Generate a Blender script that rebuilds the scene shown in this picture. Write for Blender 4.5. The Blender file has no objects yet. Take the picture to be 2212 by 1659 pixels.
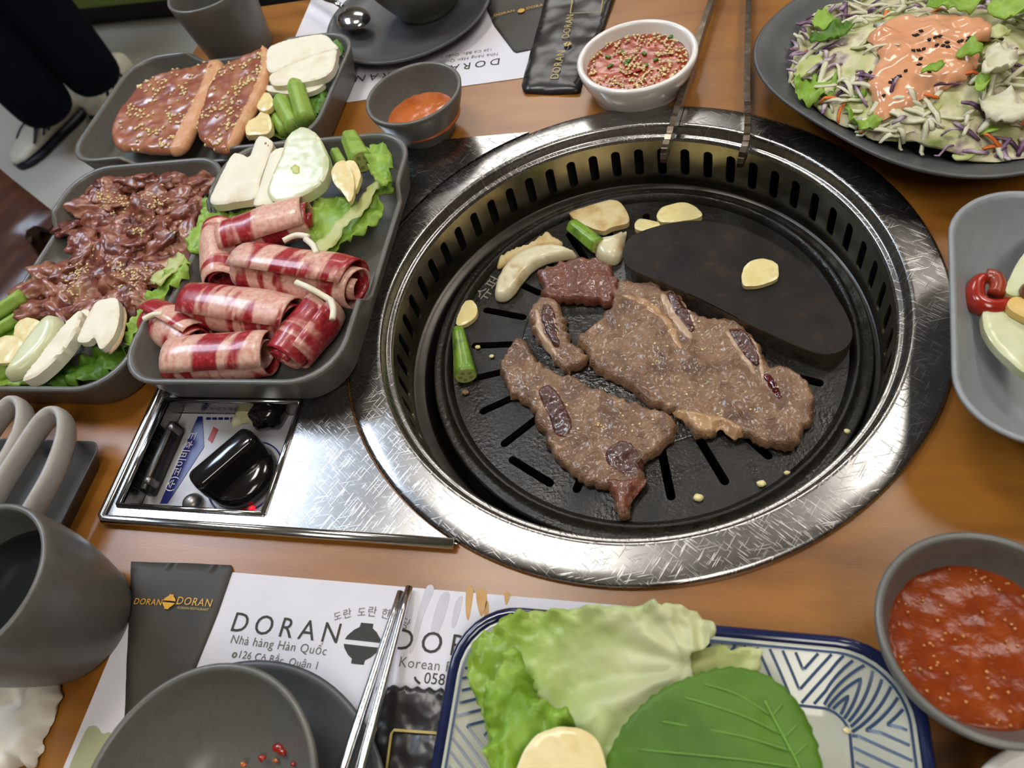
import bpy, math, random
import numpy as np
from mathutils import Vector, Matrix, noise
from mathutils.geometry import delaunay_2d_cdt
from mathutils.bvhtree import BVHTree

S = bpy.context.scene
COL = S.collection
R = random.Random(7)
PI = math.pi

# ------------------------------------------------------------------ camera
W, H, F = 2212.0, 1659.0, 1533.0
CAM = Vector((0.0471285, -0.2967732, 0.3616243))
RIGHT = Vector((0.96717527, 0.14122694, -0.21125089))
UP = Vector((-0.0065903, 0.84499681, 0.53473074))
FWD = Vector((-0.25402472, 0.51578614, -0.81819075))
cd = bpy.data.cameras.new('camera'); cam = bpy.data.objects.new('camera', cd); COL.objects.link(cam)
cd.sensor_width = 36.0; cd.sensor_fit = 'HORIZONTAL'; cd.lens = F / W * 36.0; cd.clip_start = 0.01
cam.matrix_world = Matrix(((RIGHT.x, UP.x, -FWD.x, CAM.x), (RIGHT.y, UP.y, -FWD.y, CAM.y), (RIGHT.z, UP.z, -FWD.z, CAM.z), (0, 0, 0, 1)))
cd.dof.use_dof = True; cd.dof.focus_distance = 0.47; cd.dof.aperture_fstop = 11.0
S.camera = cam

# ------------------------------------------------------------------ world, exposure, lamps
S.view_settings.view_transform = 'Standard'; S.view_settings.look = 'None'
S.view_settings.gamma = 1.0; S.view_settings.use_curve_mapping = False
S.view_settings.exposure = EXPOSURE = -0.18
w = bpy.data.worlds.new('world'); S.world = w; w.use_nodes = True
w.node_tree.nodes['Background'].inputs[0].default_value = (0.9, 0.93, 1.0, 1)
w.node_tree.nodes['Background'].inputs[1].default_value = 0.25
CEIL = 1.95                      # ceiling height above the table top
# ceiling panel lamps: x, y, half width, half length, strength, tint
LAMPS = [(-0.55, 0.42, 0.22, 0.22, 25, (1, 0.96, 0.89)), (0.95, 0.95, 0.30, 0.30, 15, (1, 0.95, 0.87)),
         (-1.9, 0.9, 0.30, 0.60, 22, (0.66, 0.80, 1.0)), (0.6, -1.2, 0.30, 0.60, 10, (1, 0.95, 0.87)),  # blue panel is added to stand in for daylight on the left floor
         (-0.6, 2.7, 0.60, 0.30, 12, (1, 0.97, 0.92)), (1.9, 2.8, 0.60, 0.30, 8, (1, 0.95, 0.88))]

# ------------------------------------------------------------------ helpers
def at(px, py, z=0.0):
    """photo pixel -> point on the horizontal plane at height z"""
    d = FWD + RIGHT * ((px - W / 2) / F) - UP * ((py - H / 2) / F)
    return CAM + d * ((z - CAM.z) / d.z)

def link(o): COL.objects.link(o); return o

def tag(o, label, cat, group=None):
    o['label'] = label; o['category'] = cat
    if group: o['group'] = group
    return o

def thing(name, label, cat, loc=(0, 0, 0), group=None):
    o = link(bpy.data.objects.new(name, None)); o.location = loc; o.empty_display_size = 0.01
    return tag(o, label, cat, group)

def mesh(name, V, Fc, mat, parent=None, smooth=True, origin=None, sharp=0):
    """one mesh object; V in world coordinates; its origin is at the base centre"""
    A = np.array([tuple(v) for v in V], dtype=float)
    if origin is None:
        lo, hi = A.min(0), A.max(0); origin = ((lo[0] + hi[0]) / 2, (lo[1] + hi[1]) / 2, lo[2])
    A = A - np.array(origin)
    me = bpy.data.meshes.new(name); me.from_pydata(A.tolist(), [], [tuple(f) for f in Fc])
    if isinstance(mat, (list, tuple)):
        for m in mat: me.materials.append(m)
    elif mat: me.materials.append(mat)
    if smooth: me.polygons.foreach_set('use_smooth', [True] * len(me.polygons))
    me.update(); me.validate()
    if sharp: me.set_sharp_from_angle(angle=math.radians(sharp))
    o = link(bpy.data.objects.new(name, me))
    o.location = origin
    if parent:
        o.parent = parent; o.location = Vector(origin) - wloc(parent)
    return o

def wloc(o):
    v = Vector(o.location)
    while o.parent: o = o.parent; v = v + Vector(o.location)
    return v

def solo(name, label, cat, vf, mat, group=None, smooth=True, sharp=0):
    return tag(mesh(name, vf[0], vf[1], mat, None, smooth, sharp=sharp), label, cat, group)

def struct(name, vf, mat, smooth=False):
    o = mesh(name, vf[0], vf[1], mat, None, smooth); o['kind'] = 'structure'; return o

def join(*parts):
    V, Fc = [], []
    for v, f in parts:
        n = len(V); V += [tuple(p) for p in v]; Fc += [tuple(i + n for i in q) for q in f]
    return V, Fc

def box(cx, cy, cz, sx, sy, sz, rz=0.0, bev=0.0):
    """bevelled box centred at c, full sizes s"""
    hx, hy, hz = sx / 2, sy / 2, sz / 2
    b = min(bev, hx * .9, hy * .9, hz * .9)
    if b <= 0:
        P = [(x, y, z) for x in (-hx, hx) for y in (-hy, hy) for z in (-hz, hz)]
        Fc = [(0, 1, 3, 2), (4, 6, 7, 5), (0, 4, 5, 1), (2, 3, 7, 6), (0, 2, 6, 4), (1, 5, 7, 3)]
    else:
        P, Fc = loft([rrect(hx - b, hy - b, .0002, 3, -hz), rrect(hx, hy, b, 3, -hz + b), rrect(hx, hy, b, 3, hz - b), rrect(hx - b, hy - b, .0002, 3, hz)], True, True)
    c, s = math.cos(rz), math.sin(rz)
    return [(cx + x * c - y * s, cy + x * s + y * c, cz + z) for x, y, z in P], Fc

def rrect(hx, hy, r, k=6, z=0.0):
    """rounded rectangle loop, counter-clockwise, 4*(k+1) points"""
    out = []
    for cx, cy, a0 in ((hx - r, hy - r, 0), (-hx + r, hy - r, 90), (-hx + r, -hy + r, 180), (hx - r, -hy + r, 270)):
        for i in range(k + 1):
            a = math.radians(a0 + 90 * i / k); out.append((cx + r * math.cos(a), cy + r * math.sin(a), z))
    return out

def loft(loops, cap0=False, cap1=False):
    n = len(loops[0]); V = [p for l in loops for p in l]; Fc = []
    for j in range(len(loops) - 1):
        for i in range(n):
            a, b = j * n + i, j * n + (i + 1) % n; Fc.append((a, b, b + n, a + n))
    if cap0: Fc.append(tuple(reversed(range(n))))
    if cap1: Fc.append(tuple(range((len(loops) - 1) * n, len(loops) * n)))
    return V, Fc

def lathe(prof, c=(0, 0), n=64, cap0=False, cap1=False):
    return loft([[(c[0] + r * math.cos(2 * PI * i / n), c[1] + r * math.sin(2 * PI * i / n), z) for i in range(n)] for r, z in prof], cap0, cap1)

def tube(path, rad, n=10, flat=1.0, caps=True, closed=False):
    """tube along a 3D path; rad scalar or list; flat scales the section vertically"""
    P = [Vector(p) for p in path]; m = len(P); rad = rad if isinstance(rad, (list, tuple)) else [rad] * m
    loops = []
    for i, p in enumerate(P):
        t = (P[(i + 1) % m] - P[i - 1]) if closed else (P[min(i + 1, m - 1)] - P[max(i - 1, 0)])
        t.normalize()
        ref = Vector((0, 0, 1)) if abs(t.z) < .9 else Vector((1, 0, 0))
        s = t.cross(ref).normalized(); u = s.cross(t)
        loops.append([tuple(p + s * (rad[i] * math.cos(2 * PI * k / n)) + u * (rad[i] * flat * math.sin(2 * PI * k / n))) for k in range(n)])
    if closed: loops.append(loops[0])
    return loft(loops, caps and not closed, caps and not closed)

def catmull(P, n, closed=True):
    out = []; m = len(P); P = [Vector(p) for p in P]
    for i in range(m if closed else m - 1):
        if closed: a, b, c, d = P[i - 1], P[i], P[(i + 1) % m], P[(i + 2) % m]
        else: a, b, c, d = P[max(i - 1, 0)], P[i], P[i + 1], P[min(i + 2, m - 1)]
        for k in range(n):
            t = k / n
            out.append(0.5 * ((2 * b) + (c - a) * t + (2 * a - 5 * b + 4 * c - d) * t * t + (3 * b - a - 3 * c + d) * t ** 3))
    if not closed: out.append(P[-1])
    return out

def nz(x, y, z=0.0, s=1.0, seed=0): return noise.noise(Vector((x * s + seed * 13.7, y * s - seed * 7.3, z * s + seed * 3.1)))
def fbm(x, y, z=0.0, s=1.0, seed=0): return noise.fractal(Vector((x * s + seed * 13.7, y * s - seed * 7.3, z * s + seed * 3.1)), 0.9, 2.1, 4)

def outl(px, z, tilt=(0, 0), smooth=True, jag=0.0, js=300, seed=0, sub=6):
    """photo outline -> world outline lying on a (tilted) plane through height z"""
    pts = [at(x, y, z) for x, y in px]
    c = sum(pts, Vector()) / len(pts)
    if tilt != (0, 0):
        for _ in range(4):
            pts = [at(x, y, z + tilt[0] * (p.x - c.x) + tilt[1] * (p.y - c.y)) for (x, y), p in zip(px, pts)]
    P = [Vector((p.x, p.y, 0)) for p in pts]
    if smooth: P = catmull(P, sub)
    if jag:
        Q = []
        for i, p in enumerate(P):
            t = (P[(i + 1) % len(P)] - P[i - 1]); nrm = Vector((t.y, -t.x, 0)).normalized()
            Q.append(p + nrm * jag * fbm(p.x, p.y, 0, js, seed))
        P = Q
    zf = (lambda x, y: z + tilt[0] * (x - c.x) + tilt[1] * (y - c.y))
    return [(p.x, p.y) for p in P], zf

def resample(loop, sp):
    P = np.array(loop); Q = np.vstack([P, P[:1]]); d = np.hypot(*(Q[1:] - Q[:-1]).T); s = np.r_[0, np.cumsum(d)]
    n = max(6, int(round(s[-1] / sp))); t = np.linspace(0, s[-1], n, endpoint=False)
    return np.c_[np.interp(t, s, Q[:, 0]), np.interp(t, s, Q[:, 1])]

def inside(P, poly):
    x, y = P[:, 0], P[:, 1]; r = np.zeros(len(P), bool); n = len(poly)
    x0, y0 = poly[:, 0], poly[:, 1]; x1, y1 = np.roll(x0, -1), np.roll(y0, -1)
    for i in range(n):
        if y0[i] == y1[i]: continue
        c = (y0[i] > y) != (y1[i] > y)
        r ^= c & (x < (x1[i] - x0[i]) * (y - y0[i]) / (y1[i] - y0[i]) + x0[i])
    return r

def edist(P, poly):
    a = poly; b = np.roll(poly, -1, 0); ab = b - a; L = (ab ** 2).sum(1) + 1e-18
    out = np.full(len(P), 9.0)
    for i in range(len(a)):
        t = np.clip(((P - a[i]) @ ab[i]) / L[i], 0, 1); d = np.hypot(*(P - a[i] - t[:, None] * ab[i]).T); out = np.minimum(out, d)
    return out

def triangulate(loops, sp=None, margin=.6):
    """outline loop plus hole loops -> points, triangles"""
    pts, edges = [], []
    for l in loops:
        n0 = len(pts); pts += [tuple(q) for q in l]; m = len(l); edges += [(n0 + i, n0 + (i + 1) % m) for i in range(m)]
    L = [np.array(l) for l in loops]
    if sp:
        lo, hi = L[0].min(0), L[0].max(0); G = []
        ny = int((hi[1] - lo[1]) / (sp * .866)) + 1
        for j in range(ny):
            y = lo[1] + (j + .5) * sp * .866
            for i in range(int((hi[0] - lo[0]) / sp) + 2): G.append((lo[0] + (i + .5 * (j % 2)) * sp, y))
        G = np.array(G); ok = inside(G, L[0])
        G = G[ok]
        for h in L[1:]: G = G[~inside(G, h)]
        if len(G):
            d = np.min([edist(G, l) for l in L], axis=0); G = G[d > margin * sp]
            pts += [tuple(g) for g in G]
    v, e, f, *_ = delaunay_2d_cdt([Vector(q) for q in pts], edges, [], 0, 1e-7)
    V = np.array([tuple(q) for q in v]); T = np.array([tuple(q) for q in f])
    cen = V[T].mean(1); ok = inside(cen, L[0])
    for h in L[1:]: ok &= ~inside(cen, h)
    return V, T[ok], L

def slab(outline, zf, th, sp=.003, edge=.003, efrac=.35, bump=0.0, bs=120, seed=0, holes=(), thin=False, ruffle=0.0, rs=120, rw=.015, dome=0.0, under=.25):
    """solid flat piece: rounded, bumpy top of thickness th over the base surface zf"""
    if not callable(zf): zz = zf; zf = lambda x, y: zz
    o = resample(outline, sp); V, T, L = triangulate([o] + [resample(h, sp) for h in holes], sp)
    d = np.min([edist(V, l) for l in L], axis=0); dmax = max(d.max(), 1e-6)
    top, bot = [], []
    for (x, y), q in zip(V, d):
        t = min(1.0, q / edge); pr = efrac + (1 - efrac) * math.sqrt(max(0, 1 - (1 - t) ** 2))
        b = zf(x, y); r = 0.0
        if ruffle: r = ruffle * max(0.0, 1 - q / rw) ** 1.3 * fbm(x, y, 0, rs, seed + 5)
        n = bump * fbm(x, y, 0, bs, seed) if bump else 0.0
        z = b + r + n + dome * (q / dmax)
        if thin: top.append((x, y, z + th)); bot.append((x, y, z))
        else: top.append((x, y, z + th * pr)); bot.append((x, y, b + r + th * under * (1 - t) ** 2 * efrac))
    n = len(V); Fc = [tuple(int(i) for i in t) for t in T] 
    # orient triangles upward
    Fu = []
    for a, b, c in Fc:
        ar = (V[b][0] - V[a][0]) * (V[c][1] - V[a][1]) - (V[b][1] - V[a][1]) * (V[c][0] - V[a][0])
        Fu.append((a, b, c) if ar > 0 else (a, c, b))
    cnt = {}
    for t in Fu:
        for i in range(3):
            e = (t[i], t[(i + 1) % 3]); cnt[e] = 1
    side = [(a, a + n, b + n, b) for a, b in cnt if (b, a) not in cnt]
    return top + bot, Fu + [(c + n, b + n, a + n) for a, b, c in Fu] + side

def blob(c, r, seed=0, amp=.25, fs=1.6, sub=3, rot=(0, 0, 0)):
    """lumpy ellipsoid"""
    import bmesh
    bm = bmesh.new(); bmesh.ops.create_icosphere(bm, subdivisions=sub, radius=1.0)
    from mathutils import Euler
    E = Euler(rot).to_matrix(); V = []
    for v in bm.verts:
        p = v.co; k = 1 + amp * noise.fractal(p * fs + Vector((seed * 3.3, seed * 1.7, seed)), .8, 2.0, 3)
        q = E @ Vector((p.x * r[0] * k, p.y * r[1] * k, p.z * r[2] * k)); V.append((c[0] + q.x, c[1] + q.y, c[2] + q.z))
    Fc = [tuple(v.index for v in f.verts) for f in bm.faces]; bm.free(); return V, Fc

def bvh(objs):
    """BVH of several world-space objects (no rotation)"""
    V, Fc = [], []
    for o in objs:
        if o.type != 'MESH': continue
        off = wloc(o); n = len(V); V += [v.co + off for v in o.data.vertices]; Fc += [tuple(i + n for i in p.vertices) for p in o.data.polygons]
    return BVHTree.FromPolygons(V, Fc)

def drop(tree, x, y, default=0.0):
    h = tree.ray_cast(Vector((x, y, .5)), Vector((0, 0, -1)))
    return (h[0], h[1]) if h[0] else (Vector((x, y, default)), Vector((0, 0, 1)))

def seeds(pts, ln=.0016, wd=.0009, hg=.0006, seed=1):
    """many small grains lying on a surface: pts = (position, normal)"""
    r = random.Random(seed); parts = []
    for p, nrm in pts:
        a = r.random() * PI; t = Vector((math.cos(a), math.sin(a), 0)); t = (t - nrm * t.dot(nrm)).normalized(); s = nrm.cross(t); k = r.uniform(.8, 1.25)
        c = p + nrm * hg * .5
        V = [c + t * ln * k, c - t * ln * .8 * k] + [c + s * (wd * k * math.cos(b)) + nrm * (hg * k * math.sin(b)) + t * ln * .1 for b in [i * 2 * PI / 5 for i in range(5)]]
        parts.append(([tuple(v) for v in V], [(0, 2 + i, 2 + (i + 1) % 5) for i in range(5)] + [(1, 2 + (i + 1) % 5, 2 + i) for i in range(5)]))
    return join(*parts)

def stuffpart(name, vf, mat, parent=None, label=None, cat=None):
    o = mesh(name, vf[0], vf[1], mat, parent); o['kind'] = 'stuff'
    if label and not parent: tag(o, label, cat)
    elif label: o['label'] = label
    return o

def text(name, s, A, B, mat, parent=None, size=None, space=1.0, lift=.0003, align='LEFT', font_shear=0):
    """flat lettering running from world point A to world point B"""
    cu = bpy.data.curves.new(name, 'FONT'); cu.body = s; cu.space_character = space; cu.resolution_u = 3; cu.size = 1; cu.shear = font_shear
    t = link(bpy.data.objects.new(name, cu)); dg = bpy.context.evaluated_depsgraph_get()
    me = bpy.data.meshes.new_from_object(t.evaluated_get(dg)); bpy.data.objects.remove(t); bpy.data.curves.remove(cu)
    V = [v.co.copy() for v in me.vertices]; Fc = [tuple(p.vertices) for p in me.polygons]; bpy.data.meshes.remove(me)
    A, B = Vector(A), Vector(B); x0 = min(v.x for v in V); x1 = max(v.x for v in V); d = B - A; k = d.length / (x1 - x0)
    dx = d.normalized(); dy = Vector((0, 0, 1)).cross(dx).normalized(); kk = size if size else k
    return mesh(name, [A + dx * ((v.x - x0) * k) + dy * (v.y * kk) + Vector((0, 0, lift)) for v in V], Fc, mat, parent, False)

# ------------------------------------------------------------------ materials
def lin(c):
    if isinstance(c, str): c = [int(c[i:i + 2], 16) / 255 for i in (0, 2, 4)]
    return tuple(x / 12.92 if x <= .04045 else ((x + .055) / 1.055) ** 2.4 for x in c) + (1,)

def M(name, cols, scale=60, detail=4, rough=.5, metal=0.0, bump=0.0, bscale=None, bdist=.001, coat=0.0, crough=.1, sss=0.0, spec=.5, stretch=(1, 1, 1), distort=0.0, rvar=0.0, transl=0.0, emit=0.0, pos=None, vor=False, aniso=0.0, sssr=(.004, .002, .001)):
    m = bpy.data.materials.new(name); m.use_nodes = True; N = m.node_tree.nodes; L = m.node_tree.links; b = N['Principled BSDF']
    I = b.inputs
    I['Roughness'].default_value = rough; I['Metallic'].default_value = metal; I['Specular IOR Level'].default_value = spec
    I['Coat Weight'].default_value = coat; I['Coat Roughness'].default_value = crough
    I['Anisotropic'].default_value = aniso
    if sss: I['Subsurface Weight'].default_value = sss; I['Subsurface Radius'].default_value = (1, .5, .3); I['Subsurface Scale'].default_value = .004
    if isinstance(cols, str): cols = [cols]
    colsock = None
    if len(cols) > 1 or bump or rvar:
        tc = N.new('ShaderNodeTexCoord'); mp = N.new('ShaderNodeMapping'); mp.inputs['Scale'].default_value = stretch
        oi = N.new('ShaderNodeObjectInfo'); mu = N.new('ShaderNodeMath'); mu.operation = 'MULTIPLY'; mu.inputs[1].default_value = 37.0
        L.new(oi.outputs['Random'], mu.inputs[0]); L.new(tc.outputs['Object'], mp.inputs[0])
        def nt(sc, det, dis=0):
            t = N.new('ShaderNodeTexNoise'); t.noise_dimensions = '4D'; t.inputs['Scale'].default_value = sc; t.inputs['Detail'].default_value = det; t.inputs['Distortion'].default_value = dis
            L.new(mp.outputs[0], t.inputs['Vector']); L.new(mu.outputs[0], t.inputs['W']); return t
        if len(cols) > 1:
            t = nt(scale, detail, distort); r = N.new('ShaderNodeValToRGB'); e = r.color_ramp.elements
            pp = pos or [.3 + .4 * i / (len(cols) - 1) for i in range(len(cols))]
            while len(e) < len(cols): e.new(.5)
            for i, c in enumerate(cols): e[i].position = pp[i]; e[i].color = lin(c)
            L.new(t.outputs['Fac'], r.inputs[0]); L.new(r.outputs[0], I['Base Color']); colsock = r.outputs[0]
        if bump:
            t2 = nt(bscale or scale * 2, 5); bn = N.new('ShaderNodeBump'); bn.inputs['Strength'].default_value = bump; bn.inputs['Distance'].default_value = bdist
            L.new(t2.outputs['Fac'], bn.inputs['Height']); L.new(bn.outputs[0], I['Normal'])
        if rvar:
            t3 = nt(scale * .7, 4); mr = N.new('ShaderNodeMapRange'); mr.inputs['To Min'].default_value = max(0.02, rough - rvar); mr.inputs['To Max'].default_value = rough + rvar
            mr.inputs['From Min'].default_value = .3; mr.inputs['From Max'].default_value = .7
            L.new(t3.outputs['Fac'], mr.inputs[0]); L.new(mr.outputs[0], I['Roughness'])
    if len(cols) == 1: I['Base Color'].default_value = lin(cols[0])
    if emit: I['Emission Color'].default_value = lin(cols[0]); I['Emission Strength'].default_value = emit
    if transl:
        tr = N.new('ShaderNodeBsdfTranslucent'); mx = N.new('ShaderNodeMixShader'); mx.inputs[0].default_value = transl
        if colsock: L.new(colsock, tr.inputs[0])
        else: tr.inputs[0].default_value = lin(cols[0])
        L.new(b.outputs[0], mx.inputs[1]); L.new(tr.outputs[0], mx.inputs[2]); L.new(mx.outputs[0], N['Material Output'].inputs[0])
    return m

MAT = {}
MAT['wood'] = M('wood', ['744614', '8E591C', '9A6422', '804F18'], 8, 6, .34, bump=.12, bscale=260, bdist=.0006, coat=.25, crough=.22, stretch=(1, 6, 4), distort=.3, pos=[.28, .45, .6, .75])
def steel_material():
    m = M('steel', ['8E8C8B', 'A8A6A4', '979593'], 25, 5, .2, 1.0)
    N = m.node_tree.nodes; L = m.node_tree.links; b = N['Principled BSDF']; tc = [n for n in N if n.type == 'TEX_COORD'][0]
    acc = None
    for k, (ang, sc) in enumerate([(.5, (1500, 60, 1)), (-.9, (1300, 70, 1)), (1.3, (1250, 50, 1)), (2.2, (1600, 80, 1))]):
        mp = N.new('ShaderNodeMapping'); mp.inputs['Rotation'].default_value = (0, 0, ang); mp.inputs['Scale'].default_value = (1, 1, 1)
        L.new(tc.outputs['Object'], mp.inputs[0]); m2 = N.new('ShaderNodeMapping'); m2.inputs['Scale'].default_value = sc; L.new(mp.outputs[0], m2.inputs[0])
        t = N.new('ShaderNodeTexNoise'); t.inputs['Scale'].default_value = 1.0; t.inputs['Detail'].default_value = 1.0; L.new(m2.outputs[0], t.inputs['Vector'])
        r = N.new('ShaderNodeMapRange'); r.inputs['From Min'].default_value = .645; r.inputs['From Max'].default_value = .76; L.new(t.outputs['Fac'], r.inputs[0])
        if acc is None: acc = r.outputs[0]
        else:
            a = N.new('ShaderNodeMath'); a.operation = 'MAXIMUM'; L.new(acc, a.inputs[0]); L.new(r.outputs[0], a.inputs[1]); acc = a.outputs[0]
    bn = N.new('ShaderNodeBump'); bn.inputs['Strength'].default_value = .18; bn.inputs['Distance'].default_value = .0003; L.new(acc, bn.inputs['Height']); L.new(bn.outputs[0], b.inputs['Normal'])
    mr = N.new('ShaderNodeMapRange'); mr.inputs['To Min'].default_value = .22; mr.inputs['To Max'].default_value = .42; L.new(acc, mr.inputs[0]); L.new(mr.outputs[0], b.inputs['Roughness'])
    return m
MAT['steel'] = steel_material()
MAT['steel_wall'] = M('steel_wall', ['9C947E', 'C2BAA4', 'A9A18B'], 30, 5, .3, 1.0, rvar=.08, bump=.05, bscale=200, bdist=.0004)
MAT['steel_dark'] = M('steel_dark', ['3A3835', '4A4743'], 60, 4, .35, .9)
MAT['chrome'] = M('chrome', ['C9C9CA'], rough=.14, metal=1.0)
MAT['black_hole'] = M('black_hole', ['080706'], rough=.8)
MAT['pan'] = M('pan', ['14120E', '1D1A15', '100E0B'], 55, 6, .34, bump=.7, bscale=430, bdist=.0008, rvar=.20, spec=.38)
MAT['pan_side'] = M('pan_side', ['4A443B', '6A6154', '38332C'], 90, 5, .4, .7, bump=.2, bscale=300)
MAT['griddle'] = M('griddle', ['15110E', '1D1713', '352417', '6A4824'], 75, 9, .5, bump=.35, bscale=420, bdist=.0006, rvar=.14, spec=.25, pos=[.4, .58, .68, .82])
MAT['ceramic'] = M('ceramic', ['605F5A', '696863', '65645F'], 220, 3, .34, bump=.05, bscale=500, bdist=.0004, spec=.5)
MAT['ceramic_dark'] = M('ceramic_dark', ['4A4B4C', '535455'], 160, 3, .38, bump=.05, bscale=400, bdist=.0004)
MAT['ceramic_light'] = M('ceramic_light', ['8A8E91', '93979A'], 160, 3, .36)
MAT['white_glaze'] = M('white_glaze', ['E9E4DF'], rough=.18, coat=.4)
MAT['paper'] = M('paper', ['D6D4DC', 'DDDBE2'], 30, 3, .7)
MAT['ink'] = M('ink', ['35332F'], rough=.7)
MAT['ink_grey'] = M('ink_grey', ['6A6864'], rough=.7)
MAT['stain'] = M('stain', ['B98A4A', 'C9A066'], 200, 3, .6)
MAT['streak_grey'] = M('streak_grey', ['BEBCC4', 'C8C6CE'], 150, 3, .6)
MAT['blackpaper'] = M('blackpaper', ['3A3733', '45423D'], 25, 4, .6, bump=.1, bscale=60, bdist=.001)
MAT['blackfilm'] = M('blackfilm', ['1E1C1B', '2A2726'], 40, 4, .3, bump=.25, bscale=70, bdist=.0010)
MAT['gold'] = M('gold', ['C9921F', 'D9A93A'], 200, 2, .45)
MAT['gold_pale'] = M('gold_pale', ['B5A05A'], rough=.5)
MAT['cream_fat'] = M('cream_fat', ['D9A97E', 'CF9468', 'E2BA90'], 90, 4, .35, bump=.2, bscale=200, sss=.15)
MAT['pork'] = M('pork', ['7E4030', '985642', 'B0744F', '8A4A38'], 45, 6, .26, bump=.4, bscale=220, coat=.5, crough=.15, pos=[.3, .48, .62, .74], distort=.8, sss=.1)
MAT['bulgogi'] = M('bulgogi', ['5A281E', '84493A', '9C6650', 'C29A7C'], 55, 5, .32, bump=.5, bscale=260, coat=.25, crough=.2, distort=.8, pos=[.34, .48, .58, .74], sss=.1)
MAT['cooked'] = M('cooked', ['5A3E2C', '7C5C43', '927153', '664833'], 60, 8, .36, bump=.9, bscale=620, bdist=.0016, coat=.45, crough=.16, distort=.7, pos=[.3, .46, .6, .74])
MAT['pan_oily'] = M('pan_oily', ['14120E', '1D1A15', '100E0C'], 55, 6, .2, bump=.7, bscale=300, bdist=.0010, rvar=.12, spec=.6)
MAT['cooked_red'] = M('cooked_red', ['5E2E20', '71402E', '7E4E3A'], 80, 6, .3, bump=.8, bscale=560, bdist=.0014, coat=.5, crough=.12, distort=.5)
MAT['marrow'] = M('marrow', ['3A1F1A', '553128', '2C1513'], 120, 5, .25, bump=.7, bscale=500, coat=.6)
MAT['bone'] = M('bone', ['A78768', 'BFA285', '93714F'], 90, 4, .32, bump=.2, bscale=200, coat=.3)
MAT['meatfat'] = M('meatfat', ['A07B55', 'B58F67', '8C6444'], 90, 4, .3, bump=.4, bscale=300, coat=.4)
MAT['mushroom'] = M('mushroom', ['E6DEC4', 'EDE7D2', 'DDD1AF'], 40, 4, .55, bump=.12, bscale=150, sss=.15, stretch=(1, 1, 1))
MAT['mushroom_skin'] = M('mushroom_skin', ['B79A6E', '8A6B44'], 60, 4, .6)
MAT['mushroom_fried'] = M('mushroom_fried', ['E0D2A6', 'D6C08A', 'B98E4E', '5A3A1C'], 70, 5, .45, bump=.2, bscale=200, pos=[.3, .5, .66, .8])
MAT['onion'] = M('onion', ['CDD0A2', 'D8DBB6', 'C2CA92'], 35, 4, .3, bump=.05, bscale=100, sss=.3, coat=.2)
MAT['onion_fried'] = M('onion_fried', ['CFC49A', 'D9D0AE', 'B59C66', '6A4A28'], 60, 5, .3, sss=.2, coat=.3, pos=[.3, .55, .7, .85])
MAT['garlic'] = M('garlic', ['E6D190', 'EEDDA6', 'DCC27A'], 60, 4, .32, sss=.25, coat=.25)
MAT['garlic_fried'] = M('garlic_fried', ['E2D08C', 'EADB9E', 'C79C4E'], 80, 5, .34, sss=.2, coat=.3, pos=[.3, .55, .82])
MAT['okra'] = M('okra', ['7FA03A', '96B54C', '6C8E30'], 80, 4, .45, bump=.15, bscale=200, sss=.1)
MAT['okra_fried'] = M('okra_fried', ['5E8A22', '7FA536', '4C6A1E', '6B5A2A'], 80, 5, .38, bump=.3, bscale=200, coat=.2, pos=[.3, .5, .64, .8])
MAT['okra_pale'] = M('okra_pale', ['C3CC7C', 'B2BE66'], 150, 3, .5)
MAT['okra_seed'] = M('okra_seed', ['8E9A52'], rough=.5)
MAT['lettuce'] = M('lettuce', ['78A428', '96BE42', 'ACCE58', '66941F'], 45, 5, .4, bump=.45, bscale=170, bdist=.002, transl=.25, pos=[.3, .46, .6, .75])
MAT['lettuce_dark'] = M('lettuce_dark', ['3F6A14', '5C8A22', '76A236'], 60, 5, .45, bump=.4, bscale=170, bdist=.002, transl=.2)
MAT['lettuce_pale'] = M('lettuce_pale', ['B9C66E', 'CFD68C', 'DDE0A6'], 45, 4, .42, bump=.25, bscale=130, bdist=.0015, transl=.25)
MAT['perilla'] = M('perilla', ['446E14', '54801C', '628E28'], 40, 5, .5, bump=.3, bscale=180, bdist=.001, transl=.15)
MAT['perilla_vein'] = M('perilla_vein', ['6B9A38'], rough=.5)
MAT['cabbage'] = M('cabbage', ['DDD9B4', 'E8E4C8', 'CFD09A'], 80, 4, .42, transl=.15)
MAT['purple'] = M('purple', ['4A2548', '8A6A88', 'CDBFC4', '3E1F3E'], 60, 3, .4, pos=[.38, .5, .6, .72])
MAT['carrot'] = M('carrot', ['D8671E', 'E07A2C'], 100, 3, .45)
MAT['dressing'] = M('dressing', ['DE9C72', 'E6AA82'], 40, 3, .16, coat=.3, sss=.2)
MAT['black_seed'] = M('black_seed', ['16130F'], rough=.5)
MAT['sesame'] = M('sesame', ['E0C484', 'EAD6A4', 'D6B26C'], 300, 2, .5)
MAT['sauce_red'] = M('sauce_red', ['762A09', '88370D', '934314'], 90, 5, .2, bump=.4, bscale=330, bdist=.0010, spec=.3)
MAT['sauce_orange'] = M('sauce_orange', ['B85A24', 'C56A30', 'A84C1A'], 90, 4, .16, bump=.2, bscale=250, bdist=.001, coat=.4)
MAT['sauce_dark'] = M('sauce_dark', ['86240F', '9A3816', 'B05024'], 90, 5, .28, bump=.4, bscale=300, bdist=.001, coat=.3)
MAT['scallion'] = M('scallion', ['3F6A1E', '5A8A30'], 120, 3, .4)
MAT['chili'] = M('chili', ['B02414', '94200F', 'C23A22'], 90, 3, .22, coat=.5)
MAT['blueglaze'] = M('blueglaze', ['141B3E', '1C2550'], 60, 3, .14, coat=.5)
MAT['blueline'] = M('blueline', ['3F5470', '34486A'], 80, 3, .25)
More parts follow.
